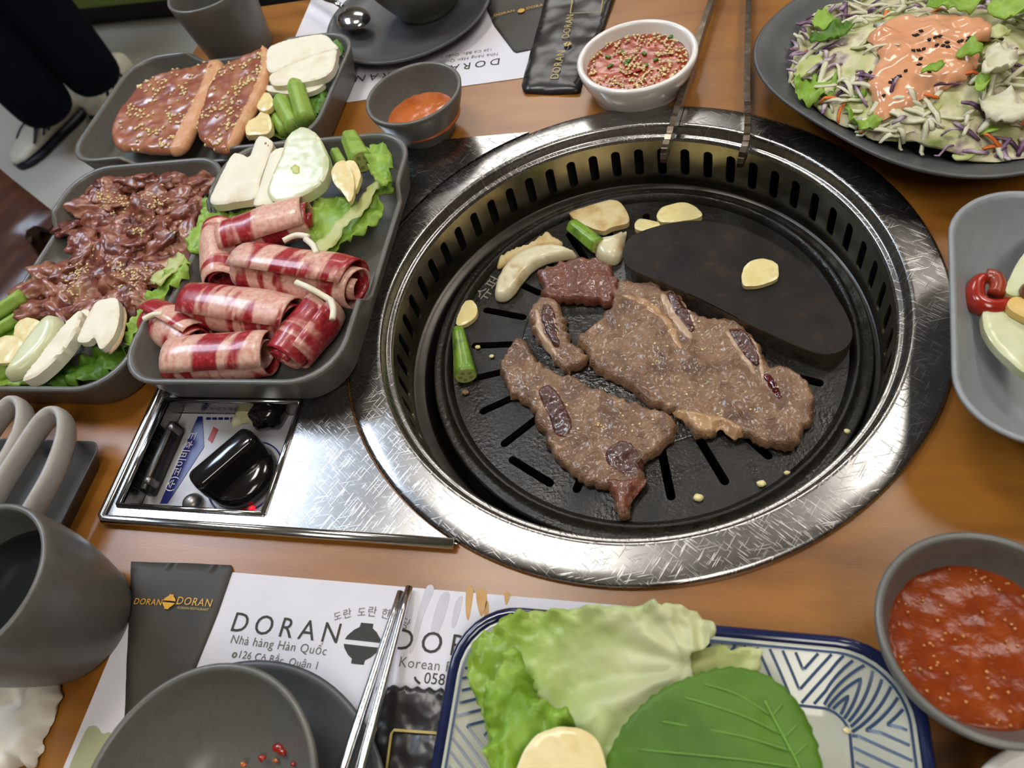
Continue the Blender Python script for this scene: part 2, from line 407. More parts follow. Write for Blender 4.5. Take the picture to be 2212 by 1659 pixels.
MAT['plate_white'] = M('plate_white', ['B7B9A8', 'BFC1B2'], 60, 3, .2, coat=.4)
MAT['tissue'] = M('tissue', ['D9D2C2', 'E3DDD0'], 40, 3, .8)
MAT['knob'] = M('knob', ['121012'], rough=.12, coat=.5)
MAT['sticker'] = M('sticker', ['C2C1C4', 'B2B1B4', '9A989A'], 40, 5, .4)
MAT['sticker_blue'] = M('sticker_blue', ['1A1F72', '161A5E'], 50, 3, .35)
MAT['sticker_red'] = M('sticker_red', ['B23A34'], rough=.4)
MAT['led_red'] = M('led_red', ['FF2030'], rough=.4, emit=1.2)
MAT['label_white'] = M('label_white', ['D8D8DC'], rough=.5)
MAT['foam'] = M('foam', ['C9C49C', 'B5AE82', 'DAD6BC'], 120, 5, .6, bump=.5, bscale=200)
MAT['rivet'] = M('rivet', ['8E8A84'], rough=.35, metal=.9)
MAT['handle_grey'] = M('handle_grey', ['A39E97', 'B0ABA4'], 200, 3, .42, bump=.3, bscale=240, bdist=.0008)
MAT['floor'] = M('floor', ['A8A49B', 'B2AEA6', 'ADA9A0'], 3, 5, .4)
MAT['wall'] = M('wall', ['A09484'], rough=.8)
MAT['ceiling'] = M('ceiling', ['C8C2B8'], rough=.8)
MAT['brown_wood'] = M('brown_wood', ['2E150A', '3C1E0F', '4A2A15'], 12, 5, .35, stretch=(6, 1, 1))
MAT['green_vinyl'] = M('green_vinyl', ['7F9432', '8A9F3C'], 30, 3, .5)
MAT['shade_base'] = M('shade_base', ['15120F'], rough=.6)
MAT['navy'] = M('navy', ['05070F', '080A15'], 40, 4, .95, bump=.2, bscale=60, bdist=.004, spec=.1)
MAT['shoe_white'] = M('shoe_white', ['D5CFBE', 'CBC5B3'], 30, 3, .5)
MAT['shoe_navy'] = M('shoe_navy', ['12172A'], rough=.5)
MAT['skin'] = M('skin', ['B98A6C'], rough=.5)
MAT['hair'] = M('hair', ['18120E'], rough=.5)
MAT['shirt'] = M('shirt', ['2C2F36'], rough=.9)
MAT['lamp'] = None

def roll_material():
    """sliced brisket: bands of lean and fat across the slice, marbled"""
    m = bpy.data.materials.new('brisket'); m.use_nodes = True; N = m.node_tree.nodes; L = m.node_tree.links; b = N['Principled BSDF']
    b.inputs['Roughness'].default_value = .34; b.inputs['Coat Weight'].default_value = .25; b.inputs['Subsurface Weight'].default_value = .15
    b.inputs['Subsurface Scale'].default_value = .003
    uv = N.new('ShaderNodeAttribute'); uv.attribute_name = 'roll_uv'
    oi = N.new('ShaderNodeObjectInfo'); mu = N.new('ShaderNodeMath'); mu.operation = 'MULTIPLY'; mu.inputs[1].default_value = 41
    L.new(oi.outputs['Random'], mu.inputs[0])
    n1 = N.new('ShaderNodeTexNoise'); n1.noise_dimensions = '4D'; n1.inputs['Scale'].default_value = 1.0; n1.inputs['Detail'].default_value = 2.5; n1.inputs['Distortion'].default_value = .4
    mp = N.new('ShaderNodeMapping'); mp.inputs['Scale'].default_value = (62, 12, 1); L.new(uv.outputs['Vector'], mp.inputs[0])
    L.new(mp.outputs[0], n1.inputs['Vector']); L.new(mu.outputs[0], n1.inputs['W'])
    r1 = N.new('ShaderNodeValToRGB'); e = r1.color_ramp.elements; e[0].position = .48; e[0].color = (0, 0, 0, 1); e[1].position = .54; e[1].color = (1, 1, 1, 1)
    L.new(n1.outputs['Fac'], r1.inputs[0])
    n2 = N.new('ShaderNodeTexNoise'); n2.noise_dimensions = '4D'; n2.inputs['Scale'].default_value = 300; n2.inputs['Detail'].default_value = 5
    L.new(uv.outputs['Vector'], n2.inputs['Vector']); L.new(mu.outputs[0], n2.inputs['W'])
    lean = N.new('ShaderNodeValToRGB'); e = lean.color_ramp.elements; e[0].position = .35; e[0].color = lin('8E1A22'); e[1].position = .75; e[1].color = lin('D08078'); k = e.new(.58); k.color = lin('B03038')
    fat = N.new('ShaderNodeValToRGB'); e = fat.color_ramp.elements; e[0].position = .35; e[0].color = lin('D89888'); e[1].position = .7; e[1].color = lin('EBC9B4')
    L.new(n2.outputs['Fac'], lean.inputs[0]); L.new(n2.outputs['Fac'], fat.inputs[0])
    mx = N.new('ShaderNodeMix'); mx.data_type = 'RGBA'
    L.new(r1.outputs[0], mx.inputs[0]); L.new(fat.outputs[0], mx.inputs[6]); L.new(lean.outputs[0], mx.inputs[7]); L.new(mx.outputs[2], b.inputs['Base Color'])
    return m
MAT['brisket'] = roll_material()
def leaf_material():
    m = M('lettuce_big', ['86AA30', '9CBC46', 'AECA5E', '76A026'], 50, 5, .34, bump=.35, bscale=170, bdist=.0015, transl=.2, pos=[.3, .46, .6, .75])
    N = m.node_tree.nodes; L = m.node_tree.links; b = N['Principled BSDF']; ramp = [n for n in N if n.type == 'VALTORGB'][0]
    at_ = N.new('ShaderNodeAttribute'); at_.attribute_name = 'heart'; mx = N.new('ShaderNodeMix'); mx.data_type = 'RGBA'
    L.new(at_.outputs['Fac'], mx.inputs[0]); L.new(ramp.outputs[0], mx.inputs[6]); mx.inputs[7].default_value = lin('D6D9A6')
    L.new(mx.outputs[2], b.inputs['Base Color'])
    tr = [n for n in N if n.type == 'BSDF_TRANSLUCENT'][0]; L.new(mx.outputs[2], tr.inputs[0])
    return m
MAT['lettuce_big'] = leaf_material()

# ------------------------------------------------------------------ room
TZ = -0.004          # table surface; steel ring and plate tops are at 0
FZ = -0.745          # floor
struct('floor', box(-0.3, 0.8, FZ - .05, 8, 8, .1), MAT['floor'])
struct('ceiling', box(-0.3, 0.8, CEIL + .05, 8, 8, .1), MAT['ceiling'])
struct('wall_back', box(-0.3, 4.85, .6, 8, .1, 2.7), MAT['wall'])
struct('wall_front', box(-0.3, -3.25, .6, 8, .1, 2.7), MAT['wall'])
struct('wall_left', box(-4.35, 0.8, .6, .1, 8, 2.7), MAT['wall'])
struct('wall_right', box(3.75, 0.8, .6, .1, 8, 2.7), MAT['wall'])
LN = ['above the grill', 'right of the grill', 'over the standing person, blue in place of daylight', 'behind the camera', 'towards the back wall', 'at the back right']
for (lx, ly, hw, hl, st, tint), nm in zip(LAMPS, LN):
    lt = thing('ceiling_light', 'flat ceiling light panel ' + nm, 'light', (lx, ly, CEIL - .03), 'ceiling light panels')
    mesh('frame', *join(box(lx - hw - .01, ly, CEIL - .015, .02, hl * 2 + .04, .03), box(lx + hw + .01, ly, CEIL - .015, .02, hl * 2 + .04, .03),
                        box(lx, ly - hl - .01, CEIL - .015, hw * 2, .02, .03), box(lx, ly + hl + .01, CEIL - .015, hw * 2, .02, .03)), MAT['white_glaze'], lt, False)
    lm = bpy.data.materials.new('lamp_diffuser'); lm.use_nodes = True; b = lm.node_tree.nodes['Principled BSDF']
    b.inputs['Base Color'].default_value = (.8, .8, .8, 1); b.inputs['Emission Color'].default_value = (*tint, 1); b.inputs['Emission Strength'].default_value = st
    mesh('diffuser', *box(lx, ly, CEIL - .012, hw * 2, hl * 2, .01), lm, lt, False)

# ------------------------------------------------------------------ dining table
TX0, TX1, TY0, TY1 = -0.487, 0.80, -0.432, 0.432
RC = (0.0, 0.0); R_OUT, R_IN = 0.19, 0.1668
PX0, PY0, PY1 = -0.322, -0.1735, 0.171           # steel plate
BX0, BX1, BY0, BY1 = -0.313, -0.207, -0.163, -0.084   # recess in the plate
def circ(r, n, c=(0, 0), a0=0): return [(c[0] + r * math.cos(a0 + 2 * PI * i / n), c[1] + r * math.sin(a0 + 2 * PI * i / n)) for i in range(n)]
def rect(x0, x1, y0, y1): return [(x0, y0), (x1, y0), (x1, y1), (x0, y1)]
tb = thing('dining_table', 'varnished orange-brown wooden dining table with grill set into it', 'table', (0.15, 0, FZ))
def flat_slab(outer, holes, z0, z1):
    V, T, L = triangulate([outer] + holes)
    n = len(V); top = [(x, y, z1) for x, y in V]; bot = [(x, y, z0) for x, y in V]; Fu = []
    for a, b, c in T:
        a, b, c = int(a), int(b), int(c)
        ar = (V[b][0] - V[a][0]) * (V[c][1] - V[a][1]) - (V[b][1] - V[a][1]) * (V[c][0] - V[a][0])
        Fu.append((a, b, c) if ar > 0 else (a, c, b))
    es = {(t[i], t[(i + 1) % 3]) for t in Fu for i in range(3)}
    return top + bot, Fu + [(c + n, b + n, a + n) for a, b, c in Fu] + [(a, a + n, b + n, b) for a, b in es if (b, a) not in es]
rr = [(p[0] + (TX0 + TX1) / 2, p[1] + (TY0 + TY1) / 2) for p in rrect((TX1 - TX0) / 2, (TY1 - TY0) / 2, .012, 4)]
mesh('table_top', *flat_slab(rr, [circ(.180, 96), rect(BX0 - .002, BX1 + .002, BY0 - .002, BY1 + .002)], TZ - .038, TZ), MAT['wood'], tb, False)
for x in (TX0 + .06, TX1 - .06):
    for y in (TY0 + .06, TY1 - .06): mesh('leg', *box(x, y, (TZ - .038 + FZ) / 2, .06, .06, TZ - .038 - FZ, 0, .006), MAT['brown_wood'], tb)

# ------------------------------------------------------------------ grill: steel ring, slotted wall, fire well
gr = thing('table_grill', 'round built-in steel table grill with slotted inner wall', 'grill', (0, 0, -.13))
ring = [(.1905, TZ + .0002), (.1905, -.0016), (.1897, -.0004), (.188, 0.0001), (.182, .0006), (.175, .0007), (.1695, .0008), (.1678, .0008), (.1667, -.0002), (.1660, -.0016), (.1652, -.0055), (.1648, -.0066), (.1636, -.0070), (.1622, -.0072), (.1614, -.0080), (.1609, -.0100)]
mesh('outer_ring', *lathe(ring, RC, 160), MAT['steel'], gr)
NS = 56; zt, zb = -.0100, -.0530; st0, st1, sw = -.0170, -.0430, .0036
V, Fc = [], []
for c in range(NS):
    da = 2 * PI / NS; n = 24; lp, bd = [], []; RW = .1608
    for k in range(n):
        t = 2 * PI * k / n; cx, cz = math.cos(t), math.sin(t)
        zc = (st1 + sw) if cz < 0 else (st0 - sw)
        if abs(cz) < 1e-9: zc = (st0 + st1) / 2
        lx, lz = sw * cx, zc + sw * cz
        hx = da * RW / 2; m = max(abs(cx), abs(cz)); bx, bz = cx / m * hx, (zt + zb) / 2 + cz / m * (zt - zb) / 2
        lp.append((lx, lz)); bd.append((bx, bz))
    a0 = c * da; b0 = len(V)
    for rad, L_ in ((RW, bd), (RW, lp), (RW + .0015, lp)):
        for x, z in L_:
            a = a0 + x / RW; V.append((rad * math.cos(a), rad * math.sin(a), z))
    for j in range(2):
        for k in range(n): Fc.append((b0 + j * n + k, b0 + j * n + (k + 1) % n, b0 + (j + 1) * n + (k + 1) % n, b0 + (j + 1) * n + k))
mesh('slotted_wall', V, Fc, MAT['steel_wall'], gr, False)
mesh('support_ledge', *lathe([(.1609, -.0530), (.1590, -.0545), (.1535, -.0548), (.1520, -.0580), (.1500, -.0640)], RC, 120), MAT['steel_dark'], gr)
mesh('fire_well', *lathe([(.1760, -.0050), (.1760, -.1300), (.0005, -.1300)], RC, 96), MAT['black_hole'], gr)

# grill pan: lifts out of the well
PC = (0.0062, 0.0015); PZ = -.0515
pan = thing('grill_pan', 'black round cast grill pan with radial slots', 'pan', (PC[0], PC[1], -.060))
def pol(r, a): return (PC[0] + r * math.cos(math.radians(a)), PC[1] + r * math.sin(math.radians(a)))
def slot(p, q, w=.0028):
    p, q = Vector(p), Vector(q); d = (q - p).normalized(); s = Vector((-d.y, d.x)); out = []
    a0 = math.atan2(d.y, d.x)
    for k in range(7): a = a0 - PI / 2 + PI * k / 6; out.append((q.x + w * math.cos(a), q.y + w * math.sin(a)))
    for k in range(7): a = a0 + PI / 2 + PI * k / 6; out.append((p.x + w * math.cos(a), p.y + w * math.sin(a)))
    return out
holes = [slot(pol(.090, a), pol(.121, a)) for a in (90, 105, 120, 135, 150, 166, 182, 196, 210, 225, 254, 268, 282, 298, 313, 328, 343)]
holes.append(slot((-.072, -.096), (-.045, -.1115)))
mesh('plate', *flat_slab(circ(.1372, 120, PC), holes, PZ - .006, PZ), MAT['pan'], pan, False)
mesh('rim', *lathe([(.1365, PZ - .006), (.1365, PZ + .0005), (.1385, PZ + .003), (.1398, PZ + .0048), (.1410, PZ + .0052), (.1422, PZ + .0047), (.1435, PZ + .0020), (.1470, PZ + .0012), (.1495, PZ + .0022), (.1508, PZ + .0010), (.1510, PZ - .004), (.1480, PZ - .007), (.1365, PZ - .006)], PC, 140), MAT['pan'], pan)
# low raised circle under the meat (embossed centre)
mesh('raised_centre', *lathe([(.0855, PZ), (.0850, PZ + .0008), (.0835, PZ + .0011), (.0005, PZ + .0012)], PC, 90), MAT['pan_oily'], pan)
GP = [(1345, 548), (1350, 525), (1372, 505), (1410, 490), (1460, 479), (1520, 476), (1590, 488), (1660, 517), (1725, 557), (1780, 605), (1820, 660), (1840, 705), (1842, 730), (1828, 752), (1800, 765), (1760, 761), (1700, 737), (1600, 690), (1500, 640), (1420, 604), (1372, 585), (1352, 570)]
GT = -.0360
go, _ = outl(GP, GT, sub=5); go = resample(go, .004)
cgo = go.mean(0)
def shrink(P, k): return [tuple(p + (cgo - p) / np.hypot(*(cgo - p)) * k) for p in P]
gd = mesh('raised_griddle', *loft([[(x, y, PZ - .001) for x, y in shrink(go, .0002)], [(x, y, GT - .0008) for x, y in go], [(x, y, GT - .0001) for x, y in shrink(go, .0005)], [(x, y, GT) for x, y in shrink(go, .0014)]], True, True), [MAT['pan_side'], MAT['griddle']], pan, False)
gd['label'] = 'raised black half-moon griddle plate'
me = gd.data
for p in me.polygons: p.material_index = 1 if abs(p.normal.z) > .5 else 0

# embossed Korean letters on the pan
MAT['emboss'] = M('emboss', ['8A857A'], rough=.4)
text('embossed_letters', '슈퍼', at(1046, 650, PZ), at(1084, 607, PZ), MAT['emboss'], pan, lift=.0004)

# ------------------------------------------------------------------ control plate beside the grill
cp = thing('control_panel', 'scratched steel control plate with knob recess beside the grill', 'control panel', (-.26, -.12, -.04))
arc = []
a_lo = math.asin(PY0 / .1915); a_hi = math.asin(PY1 / .1915)
for k in range(41):
    a = PI - (a_hi + (a_lo - a_hi) * k / 40); arc.append((.1915 * math.cos(a), .1915 * math.sin(a)))
outer = [(PX0, PY0)] + [(arc[-1][0], PY0)] + list(reversed(arc))[1:] + [(PX0, PY1)]
mesh('plate', *flat_slab(outer, [rect(BX0, BX1, BY0, BY1)], TZ + .0003, 0.0), MAT['steel'], cp, False)
bead = [(PX0, PY1, .0002), (PX0, 0, .0002), (PX0 + .0005, PY0 + .003, .0002), (PX0 + .003, PY0 + .0005, .0002), (arc[-1][0] - .002, PY0, .0002)]
mesh('edge_bead', *tube(bead, .0032, 10, .75), MAT['chrome'], cp)
fr = [(BX0, BY0), (BX1, BY0), (BX1, BY1), (BX0, BY1)]
mesh('recess_rim', *join(*[tube([(fr[i][0], fr[i][1], .0004), (fr[(i + 1) % 4][0], fr[(i + 1) % 4][1], .0004)], .0018, 8) for i in range(4)]), MAT['chrome'], cp)
RZ = -.018
mesh('recess_wall', *loft([[(x, y, 0) for x, y in fr], [(x, y, RZ) for x, y in fr]]), MAT['steel'], cp, False)
stk = mesh('sticker', *flat_slab(rect(BX0 + .0005, BX1 - .0005, BY0 + .0005, BY1 - .0005), [], RZ - .002, RZ), MAT['sticker'], cp, False)
def flat_px(name, px, z, mat, parent, lift=.0004): return mesh(name, *flat_slab([tuple(at(x, y, z).xy) for x, y in px], [], z, z + lift), mat, parent, False)
bb = flat_px('blue_band', [(428, 900), (438, 900), (441, 966), (362, 1088), (346, 1088)], RZ, MAT['sticker_blue'], stk)
text('lettering', '(주)코이비후크', at(371, 1062, RZ), at(428, 935, RZ), MAT['label_white'], stk, lift=.0006)
for y_ in (889, 902):
    for x_ in range(446, 522, 13): flat_px('printed_line', [(x_, y_), (x_ + 10, y_), (x_ + 10, y_ + 5), (x_, y_ + 5)], RZ, MAT['sticker_blue'], stk)
flat_px('red_mark', [(449, 950), (462, 922), (472, 928), (458, 958)], RZ, MAT['sticker_red'], stk)
flat_px('red_mark', [(516, 1102), (522, 1084), (534, 1082), (536, 1092), (530, 1104)], RZ, MAT['sticker_red'], stk)
KC = at(500, 1005, -.004)
mesh('indicator_ring', *lathe([(.0268, RZ + .0004), (.0268, RZ + .0007), (.0258, RZ + .0007), (.0258, RZ + .0004)], (KC.x + .003, KC.y - .002), 48), MAT['sticker_blue'], stk)
kn = mesh('knob', *lathe([(.0230, RZ + .001), (.0238, RZ + .004), (.0230, RZ + .008), (.0205, RZ + .0110), (.0150, RZ + .0125), (.0005, RZ + .0130)], (KC.x + .003, KC.y - .002), 48), MAT['knob'], cp)
ka = math.radians(52)
gl = []
for zz, wd, ln in ((RZ + .008, .0150, .0230), (RZ + .014, .0098, .0240), (RZ + .0235, .0082, .0235), (RZ + .0262, .0074, .0225), (RZ + .0272, .0055, .0205)):
    gl.append([(KC.x + x * math.cos(ka) - y * math.sin(ka), KC.y + x * math.sin(ka) + y * math.cos(ka), z) for x, y, z in rrect(ln, wd, wd * .6, 4, zz)])
mesh('grip', *loft(gl, False, True), MAT['knob'], kn)
rv = at(412, 1084, RZ + .004)
mesh('rivet', *lathe([(.0070, RZ), (.0068, RZ + .003), (.0050, RZ + .0055), (.0025, RZ + .0066), (.0003, RZ + .0068)], (rv.x, rv.y), 24), MAT['rivet'], cp)
mesh('dark_bracket', *box(BX0 + .008, -.124, RZ + .008, .006, .052, .012, 0, .001), MAT['steel_dark'], cp)
for y in (-.103, -.143): mesh('screw', *lathe([(.0028, RZ + .006), (.0028, RZ + .0145), (.0015, RZ + .0155), (.0002, RZ + .0156)], (BX0 + .010, y), 14), MAT['rivet'], cp)
q = at(585, 892, RZ + .006)
mesh('igniter', *blob((q.x, q.y, RZ + .008), (.013, .015, .009), 3, .25, 1.4), MAT['knob'], cp)
mesh('dried_foam', *slab(outl([(500, 915), (520, 885), (570, 885), (590, 910), (575, 928), (530, 918), (505, 922)], RZ, jag=.002, js=300)[0], RZ, .004, .002, .003, bump=.001, bs=300), MAT['foam'], cp)
ld = at(543, 1098, RZ + .002)
mesh('red_lamp', *lathe([(.0020, RZ), (.0020, RZ + .002), (.0010, RZ + .0030), (.0002, RZ + .0031)], (ld.x, ld.y), 14), MAT['led_red'], cp)

# ------------------------------------------------------------------ dishes
def rr_dense(hx, hy, r, z, k=8, m=26):
    P = rrect(hx, hy, r, k, 0); out = []
    n = len(P)
    for i in range(n):
        a, b = P[i], P[(i + 1) % n]; out.append((a[0], a[1], z))
        if i % (k + 1) == k:
            for j in range(1, m): t = j / m; out.append((a[0] + (b[0] - a[0]) * t, a[1] + (b[1] - a[1]) * t, z))
    return out

def sstep(a, b, x): t = min(1, max(0, (x - a) / (b - a))); return t * t * (3 - 2 * t)

def tray(label, cx, cy, hx, hy, z0, rz=0.0, h=.033, n0=-.045, n1=.055):
    """deep rounded tray with a dipped hand notch half way along both long sides"""
    rc = .034; loops = []
    prof = [(.0125, 0), (.0095, .0008), (.0070, .004), (.0010, h - .004), (.0, h - .0015), (.0006, h - .0003), (.0022, h), (.0038, h - .0005), (.0046, h - .003), (.0095, .008), (.0125, .0052), (.0180, .0042)]
    for ins, z in prof:
        l = []
        for x, y, _ in rr_dense(hx - ins, hy - ins, rc - ins * .6, 0):
            zz = z
            if z > .006 and abs(x) > hx - .030 - ins:
                k = sstep(n0 - .005, n0 + .003, y) * (1 - sstep(n1 - .003, n1 + .005, y)) * sstep(hx - .03 - ins, hx - .012 - ins, abs(x))
                zz = z * (1 - .36 * k)
            c, s = math.cos(rz), math.sin(rz); l.append((cx + x * c - y * s, cy + x * s + y * c, z0 + zz))
        loops.append(l)
    V, Fc = loft(loops, True, True)
    return solo('meat_tray', label, 'tray', (V, Fc), MAT['ceramic'])

T3 = (-.2485, .0265); T2 = (-.4085, .0215); T1 = (-.386, .2245)
tray('deep grey tray of rolled brisket slices resting on the steel plate', *T3, .0825, .1175, .0003)
tray('deep grey tray of marinated beef nearest the left table edge', *T2, .0790, .1165, TZ)
tray('deep grey tray of pork slices beside the far tea cup', *T1, .0790, .1260, TZ, PI / 2)

def bowl_vf(c, z0, r, h, rb, th=.0035, foot=.003, n=72, bulge=.55):
    out = [(rb * .92, 0), (rb, .0004), (rb, foot)]
    for k in range(1, 9):
        t = k / 8; out.append((rb + (r - rb) * (math.sin(t * PI / 2) * bulge + t * (1 - bulge)), foot + (h - foot - .001) * t))
    out += [(r - th * .25, h), (r - th * .75, h), (r - th, h - .0012)]
    for k in range(7, 0, -1):
        t = k / 8; out.append((rb + (r - rb) * (math.sin(t * PI / 2) * bulge + t * (1 - bulge)) - th, foot + th + (h - foot - th - .001) * t))
    out += [(rb * .7, foot + th * .7), (.0004, foot + th * .6)]
    return lathe([(a, z0 + b) for a, b in out], c, n, True, False)

def disc_fill(name, c, r, z, mat, parent=None, bump=.0004, sp=.0035, seed=0, dome=.0):
    vf = slab(circ(r, 60, c), z - .004, .004, sp, .002, .85, bump, 180, seed, dome=dome)
    return mesh(name, *vf, mat, parent)

# small grey bowl with orange sauce
c = (-.1775, .1865)
solo('sauce_bowl', 'small grey bowl of orange sauce between tray and far placemat', 'bowl', bowl_vf(c, TZ, .0405, .040, .0245), MAT['ceramic'])
tag(disc_fill('orange_sauce', (c[0] + .001, c[1]), .0325, TZ + .019, MAT['sauce_orange']), 'orange dipping sauce inside the small grey bowl', 'sauce')
# white bowl with red sauce
c = (-.0015, .2215)
wb = thing('dipping_bowl', 'white glazed bowl of red dipping sauce beside the black packet', 'bowl', (*c, TZ))
mesh('bowl', *bowl_vf(c, TZ, .0470, .0290, .0370, .0048, bulge=.8), MAT['white_glaze'], wb)
q = at(1468, 150, .012)
fa = math.atan2(q.y - c[1], q.x - c[0])
MV = [(c[0] + r * math.cos(fa + .05 * k), c[1] + r * math.sin(fa + .05 * k), TZ + z_) for r, z_ in ((.0455, .0095), (.0468, .0150), (.0474, .0205)) for k in range(-4, 4)]
mesh('printed_mark', MV, [(j * 8 + k, j * 8 + k + 1, j * 8 + k + 9, j * 8 + k + 8) for j in range(2) for k in range(7)], M('mark', ['7A4A62'], rough=.3), wb)
RS = disc_fill('red_sauce', c, .0408, TZ + .0205, MAT['sauce_dark'], None, .0007)
tag(RS, 'red chili sauce with sesame inside the white bowl', 'sauce')
rr_ = random.Random(3); pts = []
for i in range(520):
    a = rr_.random() * 2 * PI; r = .039 * math.sqrt(rr_.random())
    if fbm(c[0] + r * math.cos(a), c[1] + r * math.sin(a), 0, 45, 2) < -.12 and r < .034: continue
    pts.append((Vector((c[0] + r * math.cos(a), c[1] + r * math.sin(a), TZ + .0214)), Vector((rr_.uniform(-.3, .3), rr_.uniform(-.3, .3), 1)).normalized()))
stuffpart('sesame_seeds', seeds(pts, .0018, .0011, .0008), MAT['sesame'], RS)
for i, (px, py) in enumerate([(1313, 122), (1345, 112), (1358, 130), (1392, 115), (1417, 128), (1396, 140), (1318, 142), (1450, 78), (1435, 65), (1352, 137)]):
    p = at(px, py, TZ + .0215); a = rr_.random() * 6
    mesh('chopped_scallion', *box(p.x, p.y, p.z, rr_.uniform(.004, .006), .0026, .0014, a, .0004), MAT['scallion'], RS)
p = at(1372, 156, TZ + .021)
mesh('chili_piece', *tube([(p.x - .008, p.y - .003, p.z), (p.x, p.y, p.z + .001), (p.x + .008, p.y + .004, p.z)], [.0008, .0018, .0007], 8, .6), MAT['chili'], RS)
# grey bowl with red sauce, right
c = (.1585, -.2095)
solo('sauce_bowl', 'grey bowl of chunky red sauce right of the blue patterned plate', 'bowl', bowl_vf(c, TZ, .0415, .0480, .0250), MAT['ceramic'])
RS2 = tag(disc_fill('red_sauce', c, .0345, TZ + .0295, MAT['sauce_red'], None, .0009, .003, 4), 'chunky red sauce inside the grey bowl at the right', 'sauce')
pts = []
for i in range(90):
    a = rr_.random() * 2 * PI; r = .033 * math.sqrt(rr_.random()); pts.append((Vector((c[0] + r * math.cos(a), c[1] + r * math.sin(a), TZ + .0297)), Vector((0, 0, 1))))
stuffpart('sauce_grains', seeds(pts, .0009, .0008, .0007, 4), M('sauce_grain', ['C77A3A', 'D09050'], 300, 2, .12, coat=.6), RS2)
# white bowl cut off by the lower right corner
c = (.1810, -.2830)
solo('small_bowl', 'white bowl rim at the lower right corner', 'bowl', bowl_vf(c, TZ, .0400, .032, .026, .0042), MAT['white_glaze'])
# cups
def cup(label, c, r, h, rb, bul, mat):
    out = [(rb * .9, 0), (rb, .0005), (rb + .0015, .004)]
    for k in range(1, 11): t = k / 10; out.append((rb + .0015 + (r - rb - .0015) * t + bul * math.sin(PI * t), .004 + (h - .005) * t))
    out += [(r - .0008, h), (r - .0026, h), (r - .0034, h - .0012)]
    for k in range(9, -1, -1): t = k / 10; out.append((rb + .0015 + (r - rb - .0015) * t + bul * math.sin(PI * t) - .0036, .007 + (h - .009) * t))
    out += [(.0004, .006)]
    return solo('tea_cup', label, 'cup', lathe([(a, TZ + b) for a, b in out], c, 72, True), mat)
cup('tall grey tea cup behind the pork tray', (-.421, .348), .0425, .068, .0330, .000, MAT['ceramic'])
cup('grey tea cup of dark tea beside the near placemat', (-.3060, -.2360), .0425, .080, .0335, .0035, MAT['ceramic'])
MAT['tea'] = M('tea', ['14181A'], rough=.06, coat=.5)
tag(disc_fill('dark_tea', (-.3060, -.2360), .0385, TZ + .052, MAT['tea'], None, 0), 'dark tea inside the near grey cup', 'drink')

# plates and bowls on the placemats
def plate_vf(c, z0, r, h=.014, th=.004):
    pr = [(r * .58, 0), (r * .60, .002), (r * .80, .0045), (r * .94, h - .004), (r - .001, h - .001), (r - .0003, h), (r - .002, h + .0008), (r - .005, h), (r * .90, h - .0035), (r * .78, .0085), (r * .62, .0062), (.0004, .006)]
    return lathe([(a, z0 + b) for a, b in pr], c, 96, True)
MZ = TZ + .0008
solo('side_plate', 'round dark grey plate under the far grey bowl', 'plate', plate_vf((-.2300, .3550), MZ, .0845), MAT['ceramic_dark'])
solo('rice_bowl', 'grey bowl on the dark plate by the far placemat', 'bowl', bowl_vf((-.2150, .3700), MZ + .0066, .0560, .050, .030, bulge=.6), MAT['ceramic'])
solo('side_plate', 'round dark grey plate under the near grey bowl', 'plate', plate_vf((-.1640, -.3300), MZ, .0845), MAT['ceramic_dark'])
NB = (-.1610, -.3110)
solo('rice_bowl', 'empty grey bowl with red specks on the near plate', 'bowl', bowl_vf(NB, MZ + .0066, .0570, .044, .030, bulge=.6), MAT['ceramic'])
for i, (px, py, s) in enumerate([(600, 1615, 1.0), (612, 1625, .8), (560, 1636, .7), (590, 1642, .5), (520, 1650, .6), (640, 1652, .5)]):
    p = at(px, py, .016)
    rr2 = math.hypot(p.x - NB[0], p.y - NB[1])
    solo('chili_speck', ['larger red chili speck', 'second red chili speck', 'small red chili speck', 'tiny pale speck', 'brown speck', 'tiny red speck'][i] + ' stuck inside the near grey bowl', 'speck', blob((p.x, p.y, .0135 + max(0, rr2 - .028) * .9), (.0030 * s, .0022 * s, .0012), i, .4, 2, 2), MAT['chili'] if i in (0, 1, 2, 5) else MAT['sauce_orange'], 'specks in the near bowl')

# salad plate and right bowl: rounded squares
def sq_loft(c, rz, prof, k=10):
    loops = []
    for hx, hy, r, z in prof:
        cs, sn = math.cos(rz), math.sin(rz)
        loops.append([(c[0] + x * cs - y * sn, c[1] + x * sn + y * cs, z) for x, y, _ in rr_dense(hx, hy, r, 0, k, 10)])
    return loft(loops, True, True)
SPC = (.2190, .1930); SA = math.radians(-50); SPA = .1225
def sup(c, rz, prof, n=2.8, K=96):
    loops = []
    for a, z_ in prof:
        l = []
        for i in range(K):
            t = 2 * PI * i / K; cx, cy = math.cos(t), math.sin(t); r = a / (abs(cx) ** n + abs(cy) ** n) ** (1 / n); x, y = r * cx, r * cy
            l.append((c[0] + x * math.cos(rz) - y * math.sin(rz), c[1] + x * math.sin(rz) + y * math.cos(rz), TZ + z_))
        loops.append(l)
    return loft(loops, True, True)
SPROF = [(.062, .0065), (.090, .0145), (.1120, .0270), (.1190, .0318)]
def plate_z(x, y, n=2.8):
    dx, dy = x - SPC[0], y - SPC[1]; u = dx * math.cos(SA) + dy * math.sin(SA); v = -dx * math.sin(SA) + dy * math.cos(SA)
    r = (abs(u) ** n + abs(v) ** n) ** (1 / n); return TZ + float(np.interp(r, [p[0] for p in SPROF], [p[1] for p in SPROF]))
